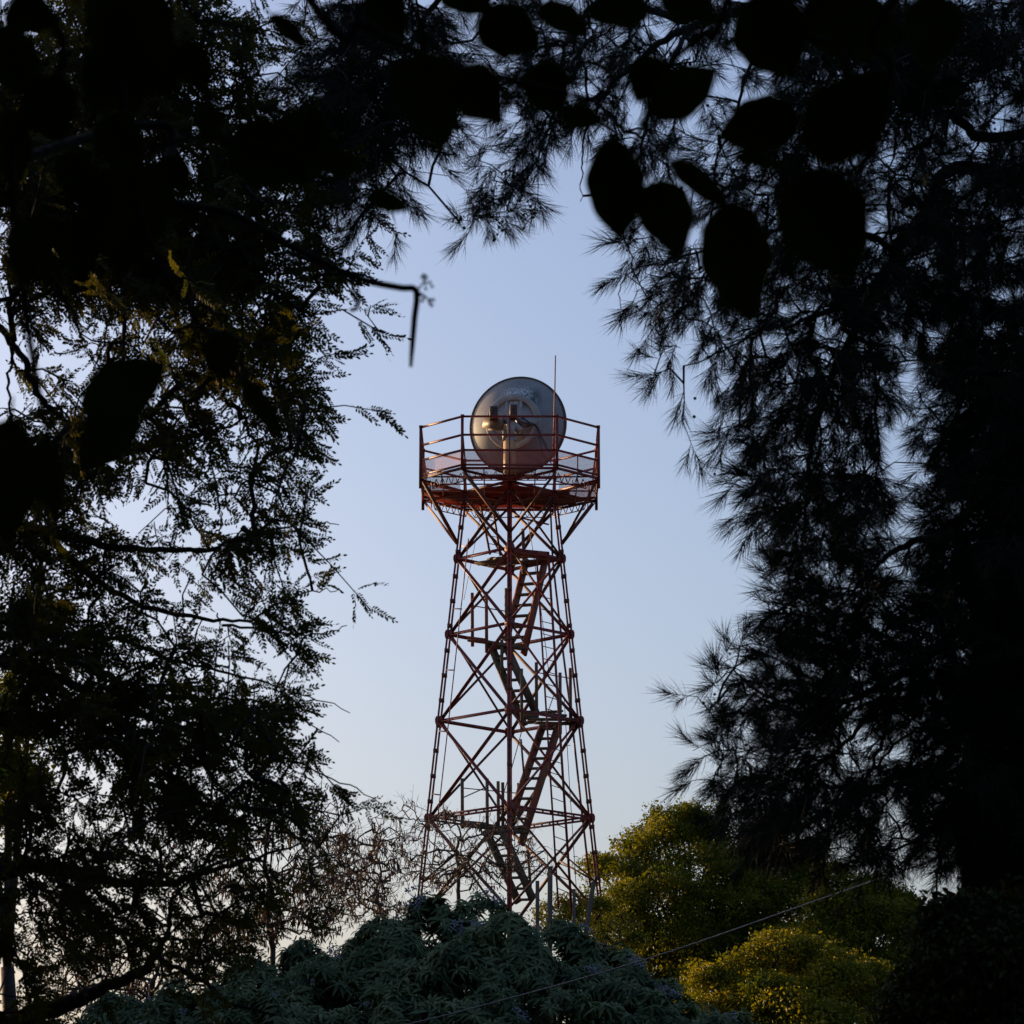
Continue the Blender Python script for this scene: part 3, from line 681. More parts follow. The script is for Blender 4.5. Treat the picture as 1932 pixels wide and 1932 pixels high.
# ------------------------------------------------------------------ needle-leaved tree, right and top
rowsC = """0388857756756678999998888
1699862486654569999987766
4898752677554458989875567
5898734774543468987655566
0776215613554378765666677
0654005100244578766788777
0541002100364468757887777
0110000000356667867677777
0000000000357766787667777
0000000000356457786567888
0000000000142367880188899
0000000000010367870188999
0000000000000367870199999
0000000000000168770189999
0000000000000068770189999
0000000000000267860289999
0000000000000168873599999
0000000000000157976799999
0000000000000058989899999
0000000000000478988899999
0000000000001688888899999
0000000000000688866899999
0000000000002688777899999
0000000000001699784799999
0000000000000386673799999
0000000000000003242068999
0000000000000000010059999
0000000000000000000059999
0000000000000000000048999
0000000000000000000048999""".split('\n')
YC = 13.5
limbsC = [[(1935, 1990, YC+1, .30), (1930, 1500, YC+1, .27), (1950, 1000, YC+1, .22), (2030, 500, YC+1, .17), (2120, -100, YC+1, .12)],
          [(2040, 380, YC+.9, .08), (1810, 313, YC+.4, .05), (1745, 370, YC+.1, .045), (1680, 470, YC, .04), (1615, 575, YC, .032), (1565, 700, YC, .025), (1530, 850, YC, .017), (1520, 1000, YC, .010), (1500, 1130, YC, .005)],
          [(1615, 575, YC, .02), (1520, 600, YC-.3, .014), (1420, 640, YC-.3, .009), (1290, 690, YC-.3, .004)],
          [(1590, 620, YC, .02), (1650, 700, YC+.2, .012), (1660, 850, YC+.2, .008), (1640, 1000, YC+.2, .005), (1600, 1110, YC+.2, .004)],
          [(2060, 260, YC+1, .07), (1870, 260, YC+.6, .04), (1800, 232, YC+.5, .035), (1700, 190, YC+.4, .028), (1560, 120, YC+.2, .02), (1480, 60, YC, .014)],
          [(1680, 470, YC, .025), (1560, 420, YC-.4, .018), (1450, 440, YC-.4, .012), (1300, 480, YC-.4, .007), (1190, 520, YC-.4, .004), (1170, 590, YC-.4, .003)],
          [(2110, -60, YC+1, .09), (1700, -40, YC+.5, .06), (1450, 20, YC, .045), (1300, 60, YC, .03), (1180, 120, YC, .02), (1110, 200, YC, .012), (1080, 300, YC, .006), (1095, 380, YC, .003)],
          [(1300, 60, YC, .02), (1250, 180, YC-.3, .012), (1210, 300, YC-.3, .009), (1180, 420, YC-.3, .006), (1220, 560, YC-.3, .004)],
          [(1450, 20, YC, .02), (1400, 160, YC, .012), (1350, 300, YC, .008), (1340, 480, YC, .005)],
          [(1300, 40, YC, .03), (1150, -10, YC, .02), (1060, 80, YC-.2, .016), (1040, 200, YC-.2, .011), (1005, 300, YC-.2, .007), (970, 370, YC-.2, .005), (935, 400, YC-.2, .003), (865, 418, YC-.2, .0025)],
          [(965, 375, YC-.2, .003), (945, 405, YC-.2, .0025), (938, 445, YC-.2, .002)],
          [(1150, -10, YC, .025), (950, -60, YC, .03), (830, 0, YC+.3, .022), (765, 120, YC+.3, .018), (735, 210, YC+.3, .013), (680, 310, YC+.3, .009), (630, 390, YC+.3, .005), (600, 440, YC+.3, .003)],
          [(765, 120, YC+.3, .014), (680, 120, YC+.3, .010), (600, 170, YC+.3, .004)],
          [(735, 210, YC+.3, .005), (775, 260, YC+.3, .003), (785, 285, YC+.3, .002)],
          [(1930, 980, YC+.9, .05), (1830, 1015, YC+.3, .030), (1745, 1036, YC, .024), (1690, 1055, YC, .019), (1630, 1105, YC, .012), (1560, 1160, YC, .006), (1420, 1130, YC, .003)],
          [(1930, 1150, YC+.9, .07), (1800, 1215, YC+.3, .04), (1700, 1290, YC, .03), (1580, 1330, YC, .020), (1460, 1320, YC, .012), (1385, 1265, YC, .005)],
          [(1700, 1290, YC, .022), (1600, 1400, YC, .014), (1480, 1480, YC, .008), (1385, 1515, YC, .003)],
          [(1700, 1290, YC, .022), (1660, 1400, YC-.2, .014), (1600, 1500, YC-.2, .009), (1560, 1600, YC-.2, .004)],
          [(1800, 1215, YC+.3, .025), (1760, 1350, YC+.1, .016), (1700, 1450, YC, .010), (1650, 1570, YC, .004)],
          [(1925, 1300, YC+.9, .04), (1850, 1400, YC+.5, .03), (1800, 1550, YC+.4, .015), (1760, 1700, YC+.4, .005)],
          [(1990, 700, YC+.9, .05), (1850, 760, YC+.5, .03), (1790, 820, YC+.4, .015), (1745, 900, YC+.3, .005)]]
uC, vC, yC = grid_points(rowsC, 8, 23, YC, .45, mid=1.2, jit=1.15)
x_ = ((uC > 1330) & (vC < 1000) & (vC > 420) | (uC < 800)) & (rng.random(len(uC)) < .30); uC, vC, yC = np.concatenate([uC, uC[x_]+rng.normal(0, 20, x_.sum())]), np.concatenate([vC, vC[x_]+rng.normal(0, 20, x_.sum())]), np.concatenate([yC, yC[x_]+.3])
yC = yC+np.clip((uC-1700)/250, 0, 1)*rng.uniform(0, 1.2, len(uC))
dg = np.array([(868, 414), (858, 410), (885, 406), (905, 398), (925, 388), (940, 400), (962, 372), (950, 350), (985, 350), (970, 330), (1000, 325), (935, 330), (920, 345), (1010, 300), (1030, 280), (960, 300), (940, 280), (1000, 270), (975, 385), (1010, 345), (930, 310)], float)
dg = dg[:16]+rng.normal(0, 4, (16, 2)); uC = np.concatenate([uC, dg[:, 0]]); vC = np.concatenate([vC, dg[:, 1]]); yC = np.concatenate([yC, np.full(len(dg), YC-.2)])
keep = ~((uC > 1790) & (vC > 1650) & (rng.random(len(uC)) < .6)); uC, vC, yC = uC[keep], vC[keep], yC[keep]
top_ = rng.integers(0, len(uC), 1600); tm_ = (vC[top_] < 260)
rt_ = (uC[top_] > 1650)
uE = np.concatenate([uC, uC[top_][tm_], 2*1932-uC[top_][rt_]]); vE = np.concatenate([vC, -vC[top_][tm_]-10, vC[top_][rt_]]); yE = np.concatenate([yC, yC[top_][tm_], yC[top_][rt_]])
ancC = U(uE, vE, yE); pathsC = [limb_pts(s)[0] for s in limbsC]
tb = U(1935, 1990, YC+1); gzb = float(gz(tb[0], tb[1]))
treeC = thing('needle_tree', 'tall dark tree with drooping sprays of fine needles, thick trunk at right edge', 'tree', (float(tb[0]), float(tb[1]), gzb))
wb = wood(None, limbsC); wb.tube([np.array([tb[0]+.05, tb[1], gzb-.2]), tb], [.36, .30], 14); mk('trunk', wb, M['bark'], treeC, smooth=True)
tw, dC = grow(pathsC, ancC, rt=.0016, rmax=.0062); mk('twigs', tw, M['bark'], treeC)
nd = MB(); temps = [plume(54, s, .0074, .72) for s in range(6)]
rep = 2; base = np.repeat(ancC, rep, 0); dd = np.repeat(dC, rep, 0); ub = np.repeat(uE, rep); vb = np.repeat(vE, rep)
outw = np.stack([np.where(ub > 1000, -.38, -.30*np.sign(770-ub)), np.zeros(len(ub)), np.where((vb > 1050) & (vb < 1420), .12, -.55)], 1)
gap = (ub > 1560) & (ub < 1740) & (vb < 1150); outw[gap, 0] = .15
nd_d = nrm(dd*.75+rng.normal(0, .38, (len(base), 3))+outw); pos = base-dd*(rng.random((len(base), 1))*.08)
T, A, B = ortho(nd_d, roll=rng.uniform(0, 6.28, len(nd_d))); sc = rng.uniform(.085, .160, len(nd_d)); wh = rng.integers(0, 6, len(nd_d))
for t_ in range(6):
    s_ = wh == t_; nd.inst(temps[t_], pos[s_], T[s_], A[s_], B[s_], sc[s_])
mk('foliage', nd, M['needle'], treeC)
# small woody cones on the twigs
def blob(n=6, m=4):
    V = []; F4 = []
    for a in range(m+1):
        ph = math.pi*a/m
        for b in range(n): V.append((math.cos(ph), max(math.sin(ph), .02)*math.cos(b*2*math.pi/n), max(math.sin(ph), .02)*math.sin(b*2*math.pi/n)))
    for a in range(m):
        for b in range(n): F4.append([a*n+b, a*n+(b+1) % n, (a+1)*n+(b+1) % n, (a+1)*n+b])
    return np.array(V), [np.array(F4)]
cn = MB(); sel = rng.choice(len(ancC), 1500, replace=False); pp = np.repeat(ancC[sel], 2, 0)+rng.normal(0, .035, (3000, 3))
extra = np.concatenate([U(938+rng.normal(0, 8, 12), 440+rng.normal(0, 9, 12), YC-.2), U(868+rng.normal(0, 9, 10), 415+rng.normal(0, 7, 10), YC-.2), U(rng.uniform(905, 1010, 30), 380+rng.normal(0, 22, 30), YC-.2)])
pp = np.concatenate([pp, extra]); T, A, B = ortho(rng.normal(size=(len(pp), 3))); cn.inst(blob(), pp, T, A, B, rng.uniform(.004, .0085, len(pp)))
mk('cones', cn, M['cone'], treeC)

# ------------------------------------------------------------------ near broadleaf tree whose leaves hang before the lens
NY = 2.35
tk = np.array([-1.25, 1.9, 0.])
near = thing('broadleaf_tree', 'close dark out-of-focus branches with large oval leaves along the top', 'tree', (-1.25, 1.9, float(gz(-1.25, 1.9))))
nb = MB()
top_l = [np.array([-1.25, 1.9, 0]), np.array([-1.2, 1.95, 1.2]), np.array([-1.1, 2.1, 2.2]), np.array([-.8, 2.25, 2.95]), np.array([-.2, 2.35, 3.1]), np.array([.5, 2.4, 2.95]), np.array([1.0, 2.4, 2.8])]
nb.tube(smooth_path(top_l, 30), np.linspace(.10, .02, 30), 10)
def nbr(spec, start=None):
    P = [U(u, v, y) for u, v, y, r in spec]; r = [s[3] for s in spec]
    if start is not None: P = [np.array(start)]+P; r = [r[0]*1.5]+r
    Q = smooth_path(P, len(P)*6); nb.tube(Q, np.interp(np.linspace(0, len(P)-1, len(Q)), range(len(P)), r), 7)
nbr([(570, -20, NY, .0042), (680, 45, NY, .0040), (790, 100, NY, .0036), (870, 130, NY, .0033), (940, 145, NY, .003), (1000, 162, NY, .0028), (1150, 195, NY, .002)], (-.45, 2.3, 3.02))
nbr([(330, -30, NY+.4, .003), (370, 28, NY+.4, .0022), (450, 50, NY+.4, .0018), (526, 76, NY+.4, .0012)], (-.5, 2.4, 3.0))
nbr([(200, 250, 3.6, .006), (300, 370, 3.6, .006), (440, 405, 3.6, .0055), (540, 460, 3.6, .005), (600, 490, 3.6, .0045), (640, 510, 3.6, .0045), (700, 532, 3.6, .0042), (755, 543, 3.6, .004), (785, 549, 3.6, .004), (782, 600, 3.6, .0036), (778, 650, 3.6, .0032), (775, 692, 3.6, .002)], (-1.15, 2.05, 2.0))
nbr([(672, 530, 3.6, .0014), (678, 565, 3.6, .001), (668, 585, 3.6, .001)]); nbr([(786, 549, 3.6, .0013), (803, 560, 3.6, .001), (812, 574, 3.6, .0009)]); nbr([(788, 548, 3.6, .0012), (797, 535, 3.6, .0009), (803, 524, 3.6, .001)])
nbr([(1700, -20, NY, .004), (1680, 130, NY, .0034), (1640, 290, NY, .003), (1560, 340, NY, .0026), (1500, 347, NY, .002), (1418, 351, NY, .0015)], (.6, 2.4, 2.92))
nbr([(1380, -20, NY, .004), (1330, 60, NY, .0032), (1265, 120, NY, .0028), (1215, 230, NY, .0024), (1190, 300, NY, .002)], (.3, 2.38, 3.0))
nbr([(1215, 230, NY, .0022), (1260, 300, NY, .002), (1320, 350, NY, .0018), (1390, 400, NY, .0014)])
nbr([(250, -40, NY, .004), (230, 120, NY, .0036), (240, 300, NY, .003), (300, 500, NY, .0026), (400, 640, NY, .0022), (452, 712, NY, .0018)], (-.7, 2.25, 2.9))
nbr([(30, -30, NY, .004), (20, 300, NY, .0036), (50, 600, NY, .003), (90, 830, NY, .0022)], (-.9, 2.2, 2.8))
nbr([(760, -30, NY, .003), (790, 60, NY, .0028), (800, 100, NY, .002)], (-.3, 2.35, 3.05)); nbr([(240, 300, NY, .0026), (360, 260, NY, .0022), (470, 270, NY, .002), (600, 300, NY, .0015), (660, 300, NY, .001)])
nbr([(1540, -30, NY, .003), (1590, 90, NY, .003), (1600, 200, NY, .0022)], (.45, 2.4, 2.95))
for s_ in ((668, 585), (812, 574), (803, 524), (795, 560), (806, 535), (674, 572)):
    for _ in range(4):
        p = U(s_[0]+rng.normal(0, 5), s_[1]+rng.normal(0, 5), 3.6); T, A, B = ortho(rng.normal(size=(1, 3))); nb.inst(blob(), p[None], T, A, B, [.0022])
bro = mk('branch', nb, M['bark'], near, smooth=True)
def broad(cx, cy, Lpx, Wpx, ang, Y=NY, tilt=.35, shape=.5, tip=.05, seed=0):
    "one big leaf: centre, length, width and direction of its tip as seen; modelled with midrib fold, waviness and a stalk"
    r = np.random.default_rng(seed+int(cx)*7+int(cy)); a = R(ang); sc_ = Y/F/math.cos(TH)*1.08; Wpx = Wpx*1.06
    L = Lpx*sc_; W = Wpx*sc_; ca, sa = math.cos(a), math.sin(a)
    tl = r.normal(0, tilt); bl = r.normal(0, tilt)
    d = nrm(np.array([ca, math.sin(tl)*.6, -sa])); s_ = nrm(np.cross(d, (0, 1, 0))+np.array([0, bl*.5, 0])); n_ = np.cross(d, s_)
    L /= max(.8, np.linalg.norm(d[[0, 2]])); W /= max(.75, np.linalg.norm(s_[[0, 2]]))
    c_ = U(cx, cy, Y); nu, nv = 22, 5; V = []; 
    for i_ in range(nu+1):
        t = i_/nu; w_ = W/2*(math.sin(math.pi*min(1, t**(.66+.35*shape)))**(.58+.30*t)) if 0 < t < 1 else 0
        for k_ in range(-nv+1, nv):
            q_ = k_/(nv-1); V.append(c_+d*(t-.5)*L+s_*q_*w_*(1+.04*math.sin(t*17+seed))+n_*(abs(q_)*w_*.22-.10*L*(t-.4)**2*2+.012*L*math.sin(t*9+q_*2+seed)))
    V = np.array(V); m2 = 2*nv-1; top_n = len(V); nn = n_*.0003
    i_, k_ = np.meshgrid(np.arange(nu), np.arange(m2-1), indexing='ij')
    f = np.stack([i_*m2+k_, (i_+1)*m2+k_, (i_+1)*m2+k_+1, i_*m2+k_+1], -1).reshape(-1, 4)
    mb = MB(); mb.add(V, [f]); mb.add(V-nn, [f[:, ::-1]])
    mb.tube(smooth_path([V[m2//2]-d*L*.16+n_*L*.03, V[m2//2], V[m2*3+m2//2]-n_*.0004, V[m2*14+m2//2]-n_*.0004], 10), np.linspace(.0011, .0004, 10), 5)
    mk('leaf', mb, M['leafN'], near, smooth=True)
LEAVES = [(250, 60, 230, 150, 75), (215, 150, 150, 120, 120), (270, 90, 220, 120, 60), (243, 410, 210, 155, 100), (505, 295, 165, 120, 30), (393, 232, 85, 55, 85), (572, 255, 125, 85, 95), (548, 60, 95, 34, 42),
          (800, 170, 150, 112, 95), (818, 222, 120, 88, 75), (905, 180, 115, 88, 50), (960, 60, 125, 95, 20), (1035, 170, 100, 80, 60), (1100, 224, 84, 48, 5), (1162, 358, 175, 98, 85), (732, 382, 84, 38, 15), (652, 310, 72, 50, 10),
          (605, 290, 90, 60, 100), (1064, 38, 110, 60, 30), (1166, 20, 120, 80, 170), (1224, 150, 95, 78, 120), (1290, 172, 150, 82, -35), (1430, 240, 150, 104, 170), (1257, 412, 150, 98, 70), (1392, 490, 230, 118, 82), (1560, 425, 205, 150, 60),
          (1605, 215, 200, 135, -50), (1455, 70, 160, 130, 60), (1610, 50, 200, 120, 10), (1325, 350, 150, 46, 42), (1440, 305, 110, 26, 10), (235, 735, 170, 105, -35), (200, 830, 150, 90, 130), (418, 672, 90, 66, 95), (496, 770, 150, 36, 58),
          (15, 910, 210, 100, 95), (95, 900, 160, 60, 80), (95, 205, 130, 105, 70), (225, 270, 130, 85, 70), (30, 120, 160, 90, 60), (60, 470, 150, 90, 100), (150, 470, 140, 80, 80), (20, 280, 150, 80, 80), (370, 130, 110, 60, 70), (730, 20, 110, 70, 60), (880, -10, 120, 90, 40),
          (1760, 60, 150, 100, 100), (1300, 10, 120, 80, 30), (330, 330, 90, 60, 60), (60, 30, 110, 80, 20), (150, 340, 120, 70, 60)]
for j, l_ in enumerate(LEAVES): broad(*l_, Y=NY+.12*math.sin(j*2.3), seed=j, shape=.3+.4*((j*37) % 10)/10)
# the rest of its crown, above and behind the camera
cr = MB(); n_ = 5000; th_ = rng.uniform(0, 6.283, n_); r_ = 5.0*np.sqrt(rng.random(n_)); cz = 4.4+rng.normal(0, .5, n_)
px = -1.0+r_*np.cos(th_); py = -.6+r_*np.sin(th_)
el = (cz-EYE)/np.maximum(py, .01); ok = ~((py > 0) & (el < .62)); px, py, cz = px[ok], py[ok], cz[ok]
T, A, B = ortho(nrm(rng.normal(0, 1, (len(px), 3))*np.array([1, 1, .5]))); cr.inst(leaf(), np.stack([px, py, cz], 1), T, A, B, rng.uniform(.22, .36, len(px)))
mk('foliage', cr, M['leafN'], near)
cb2 = MB()
for j in range(9): a_ = j*.7; cb2.tube(smooth_path([(-1.15, 2.0, 1.9), (-1.1+.5*math.cos(a_), 1.2+.5*math.sin(a_), 3.2), (-1+3*math.cos(a_), -.6+2.4*math.sin(a_), 4.3)] if math.sin(a_) < .6 else [(-1.15, 2., 1.9), (-1.6, 1.6, 3.2), (-3.5, 1.4, 4.4)], 14), np.linspace(.06, .012, 14), 7)
mk('branch', cb2, M['bark'], near, smooth=True)

# ------------------------------------------------------------------ bare trees carrying hanging winged seeds
def bare_tree(label, trunk, Y, zone, n, px2, seedy=.5, rt=.0035, spread=.8):
    tb = U(trunk[0][0], trunk[0][1], Y); gzb = float(gz(tb[0], tb[1]))
    t = thing('bare_tree', label, 'tree', (float(tb[0]), float(tb[1]), gzb), 'leafless trees below the tower')
    Q, r = limb_pts([(u, v, Y+o, rr_) for u, v, o, rr_ in trunk]); mb = MB(); mb.tube(Q, r, 8); mb.tube([np.array([tb[0], tb[1], gzb-.2]), tb], [r[0]*1.2, r[0]], 8)
    mk('trunk', mb, M['twig'], t, smooth=True)
    u = []; v = []
    for (cu, cv, ru, rv, k) in zone:
        a = rng.uniform(0, 6.283, k); q = np.sqrt(rng.random(k)); u.append(cu+ru*q*np.cos(a)); v.append(cv+rv*q*np.sin(a))
    u = np.concatenate(u); v = np.concatenate(v); anc = U(u, v, Y+rng.normal(0, spread, len(u)))
    b, d = grow([Q], anc, wob=.16, rt=rt, rmax=rt*4.5, expo=.36)
    # twig tips that point up
    m = len(anc); tipd = nrm(d*.7+np.array([0, 0, .55])+rng.normal(0, .3, (m, 3))); tl = rng.uniform(.12, .34, m)[:, None]
    b.segs(anc, anc+tipd*tl, np.full(m, rt*.9), np.full(m, rt*.35), 3)
    a2 = anc+tipd*tl*.5; t2 = nrm(tipd+rng.normal(0, .6, (m, 3))); b.segs(a2, a2+t2*tl*.5, np.full(m, rt*.6), np.full(m, rt*.3), 3)
    mk('twigs', b, M['twig'], t)
    s = rng.choice(m, int(m*seedy), replace=False); pp = np.repeat(anc[s], 9, 0)+rng.normal(0, .045, (len(s)*9, 3)); dn = nrm(np.array([0, 0, -1.])+rng.normal(0, .28, (len(pp), 3)))
    T, A, B = ortho(dn, roll=rng.uniform(0, 6, len(dn))); mp = MB(); mp.inst(leaf(.1, .1, .11), pp, T, A, B, rng.uniform(.06, .11, len(pp))); mk('seed_clusters', mp, M['pod'], t)
    return t
bare_tree('bare grey tree with upright twig tips crossing the left leg of the tower', [(866, 1720, 0, .07), (864, 1640, 0, .06), (862, 1600, 0, .045), (868, 1570, 0, .03), (850, 1530, 0, .015)], 62,
          [(830, 1600, 75, 75, 130), (770, 1570, 35, 60, 35), (930, 1605, 90, 55, 90), (1010, 1625, 50, 35, 35), (860, 1650, 120, 35, 120), (950, 1550, 50, 25, 12)], 0, 0, .4, .0048)
bare_tree('bare tree with dangling seed clusters between the feathery tree and the tower', [(722, 1740, 0, .035), (711, 1690, 0, .032), (718, 1645, 0, .027), (706, 1600, 0, .02), (715, 1560, 0, .012)], 48,
          [(690, 1640, 80, 60, 140), (640, 1620, 70, 60, 110), (735, 1580, 40, 50, 45), (650, 1680, 90, 30, 110), (700, 1720, 90, 22, 80)], 0, 0, .45, .0040)
bare_tree('bare forked tree with a straight dark trunk behind the left feathery leaves', [(515, 1790, 0, .055), (500, 1740, 0, .052), (507, 1690, 0, .048), (498, 1630, 0, .04), (506, 1570, 0, .028), (526, 1510, 0, .014)], 38,
          [(500, 1600, 150, 110, 190), (380, 1600, 100, 90, 90), (600, 1600, 80, 110, 100), (560, 1690, 110, 50, 90), (420, 1700, 110, 40, 70), (540, 1740, 120, 30, 120), (430, 1760, 100, 30, 70)], 0, 0, .45, .0038)
bare_tree('bare tangled tree with arching twigs low in the left corner', [(300, 1980, 0, .06), (285, 1900, 0, .05), (290, 1850, 0, .035), (310, 1800, 0, .02)], 34,
          [(250, 1800, 130, 70, 150), (120, 1800, 90, 80, 110), (400, 1800, 110, 50, 90), (330, 1870, 110, 40, 70), (170, 1880, 120, 50, 90)], 0, 0, .25, .0036)

# ------------------------------------------------------------------ big flowering shrub
SH = thing('flowering_shrub', 'broad mound of long drooping blue-green leaves with small lilac flower heads', 'shrub', (-.4, 25, float(gz(-.4, 25))))
outl_u = np.array([-300, 0, 150, 260, 350, 440, 520, 600, 680, 760, 830, 900, 960, 1020, 1080, 1150, 1220, 1290, 1355, 1420, 1480, 1560])
outl_v = np.array([1990, 1930, 1890, 1858, 1828, 1788, 1758, 1732, 1706, 1683, 1674, 1672, 1688, 1712, 1728, 1748, 1782, 1816, 1852, 1896, 1945, 2050])
SY = 25.
zr = U(outl_u, outl_v, SY); 
def ridge(x): return np.interp(x, zr[:, 0], zr[:, 2])
def shrub_z(x, y):
    t = (y-SY); lump = -.17+.07*np.sin(x*2.3+y*1.1)+.09*np.sin(x*4.7-y*2.9+1)+.09*np.sin(x*8.1+y*5.+2)+.07*np.sin(y*9.3+x*3.1)
    fall = np.where(t < 0, .10*t*t+.12*np.abs(t), .16*t*t)
    return ridge(x)-.10-fall+lump
rl_t = []
def lance(seed):
    r = np.random.default_rng(seed); V = []; Fq = []
    for j in range(12):
        a = j*2.4+r.normal(0, .2); up = .75-j*.075+r.normal(0, .1); L = 1*(.75+.4*r.random()); W = .105*L
        h = np.array([math.cos(a), math.sin(a), 0]); s_ = np.array([-h[1], h[0], 0]); n = 5; b = len(V)
        for i_ in range(n+1):
            t = i_/n; p = h*(t*L*math.cos(up))+np.array([0, 0, L*(t*math.sin(up)-.62*t*t)]); w_ = W*math.sin(math.pi*min(1, (t*.93+.05)))**.8
            V += [p+s_*w_+(0, 0, w_*.4), p, p-s_*w_+(0, 0, w_*.4)]
        for i_ in range(n):
            c_ = b+i_*3; Fq += [[c_, c_+3, c_+4, c_+1], [c_+1, c_+4, c_+5, c_+2]]
    return np.array(V), [np.array(Fq)]
n_ = 15500; sx = rng.uniform(zr[0, 0]+.1, zr[-1, 0]-.1, n_); sy = SY+rng.uniform(-2.6, 1.0, n_); sz = shrub_z(sx, sy)
lower = rng.random(n_) < .25; sz = sz-np.where(lower, rng.uniform(.1, .7, n_), rng.uniform(0, .12, n_))
clump = np.sin(sx*5.3+2*np.sin(sy*3))*np.sin(sy*5.9+2*np.sin(sx*2.1)); keep = (clump > -.08) | (rng.random(n_) < .07); sx, sy, sz = sx[keep], sy[keep], sz[keep]
e_ = .05; nx = -(shrub_z(sx+e_, sy)-shrub_z(sx-e_, sy))/(2*e_); ny = -(shrub_z(sx, sy+e_)-shrub_z(sx, sy-e_))/(2*e_)
nn = nrm(np.stack([nx*.6, ny*.6-.25, np.ones(len(sx))], 1)+rng.normal(0, .22, (len(sx), 3)))
A = nrm(np.cross(nn, rng.normal(size=nn.shape))); B = np.cross(nn, A); fo = MB(); wh = rng.integers(0, 5, len(sx)); sp_ = np.stack([sx, sy, sz], 1)
scs = rng.uniform(.06, .135, len(sx))
for t_ in range(5): s_ = wh == t_; fo.inst(lance(t_), sp_[s_], A[s_], B[s_], nn[s_], scs[s_])
lx = rng.uniform(zr[0, 0]+.5, zr[-1, 0]-.4, 3600); ly = SY+rng.uniform(-1.6, 1.2, 3600); lz = shrub_z(lx, ly)-rng.uniform(.25, 1.7, 3600)
ln = nrm(rng.normal(0, .45, (3600, 3))+np.array([0, -.3, 1.])); lA = nrm(np.cross(ln, rng.normal(size=ln.shape))); lB = np.cross(ln, lA); fo.inst(lance(7), np.stack([lx, ly, lz], 1), lA, lB, ln, rng.uniform(.08, .14, 3600))
mk('foliage', fo, M['leafS'], SH)
st = MB(); k = rng.choice(len(sx), 900, replace=False); P0 = sp_[k]; P1 = P0+np.stack([rng.normal(0, .12, 900), rng.uniform(0, .5, 900), -rng.uniform(.4, 1.0, 900)], 1); st.segs(P1, P0, np.full(900, .009), np.full(900, .004), 4)
for j in range(14):
    x_ = -4.2+j*.6; b = np.array([x_*.5, 25+rng.normal(0, .3), float(gz(x_*.5, 25))-.1]); tt = np.array([x_, 25+rng.normal(0, .8), float(shrub_z(x_, 25.))-.35]); st.tube(smooth_path([b, b*.5+tt*.5+(0, 0, .25), tt], 10), np.linspace(.05, .012, 10), 6)
mk('stems', st, M['bark'], SH)
hd = np.argsort(-(sz-ridge(sx)) + rng.random(len(sx))*1.1)[:96]
vis = np.where((sy < SY+.2) & (scs > .08) & ~lower[keep])[0]; cst = np.where((np.abs(sy-SY) < .5) & ~lower[keep])[0]; hd = np.unique(np.concatenate([rng.choice(vis, 45, replace=False), rng.choice(cst, 53, replace=False)]))
for q_ in hd:
    p = sp_[q_]+nn[q_]*.10; fb = MB(); m_ = 36; a_ = rng.uniform(0, 6.283, m_); r_ = .075*np.sqrt(rng.random(m_)); pos = p+A[q_]*(r_*np.cos(a_))[:, None]+B[q_]*(r_*np.sin(a_))[:, None]+nn[q_]*(rng.normal(0, .008, m_))[:, None]
    T, A_, B_ = ortho(rng.normal(size=(m_, 3))); fb.inst(blob(5, 3), pos, T, A_, B_, rng.uniform(.005, .0085, m_))
    fb.segs(np.repeat((sp_[q_])[None], 8, 0), pos[:8], np.full(8, .0016), np.full(8, .001), 3); mk('flower_head', fb, M['flower'], SH)

# ------------------------------------------------------------------ leafy trees on the knoll
def crown(clumps, Y, size, n_tuft, per, m, parent, flat=.5, wid=.30, tuft=.20, depth=1.0, name='foliage'):
    mb = MB(); tot = sum(c_[2]**2 for c_ in clumps); P = []; Nn = []
    for (cu, cv, cr_, *o) in clumps:
        c0 = U(cu, cv, Y+(o[0] if o else 0)); r = cr_/F*Y; k = int(n_tuft*cr_**2/tot)
        ns = max(5, int(k/48)); sd0 = nrm(rng.normal(size=(ns, 3))*np.array([1, 1, .8])+np.array([0, -.25, .35])); sr = rng.uniform(.24, .42, ns); si = rng.integers(0, ns, k)
        d = nrm(rng.normal(size=(k, 3))); d[:, 2] = np.where((d[:, 2] < -.3) & (rng.random(k) < .6), -d[:, 2], d[:, 2])
        lump = 1+.16*np.sin(d[:, 0]*7+cu)+.14*np.sin(d[:, 2]*9+cv)+.10*np.sin(d[:, 1]*11)
        rr_ = r*lump*np.where(rng.random(k) < .75, rng.uniform(.82, 1.04, k), rng.uniform(.4, .85, k))
        sub = rng.random(k) < .79
        q_ = np.where(sub[:, None], sd0[si]*r*.80+d*(sr[si]*r)[:, None]*np.array([1.15, 1.15, .75]), d*rr_[:, None]*.86)
        P.append(c0+q_*np.array([1, depth, 1])); Nn.append(d)
    P = np.concatenate(P); Nn = np.concatenate(Nn); k = len(P)
    pos = np.repeat(P, per, 0)+np.clip(rng.normal(0, 1, (k*per, 3)), -1.6, 1.6)*tuft*np.array([1, 1, .6]); d = np.repeat(Nn, per, 0)
    T = nrm(d*.6+rng.normal(0, .7, d.shape)+np.array([0, 0, -.25])); T, A, B = ortho(T, roll=rng.normal(0, .9, len(T)))
    mb.inst(leaf(.3, .3, wid), pos, T, A, B, size*rng.uniform(.55, 1.2, len(pos))); mk(name, mb, m, parent)
    return P, k
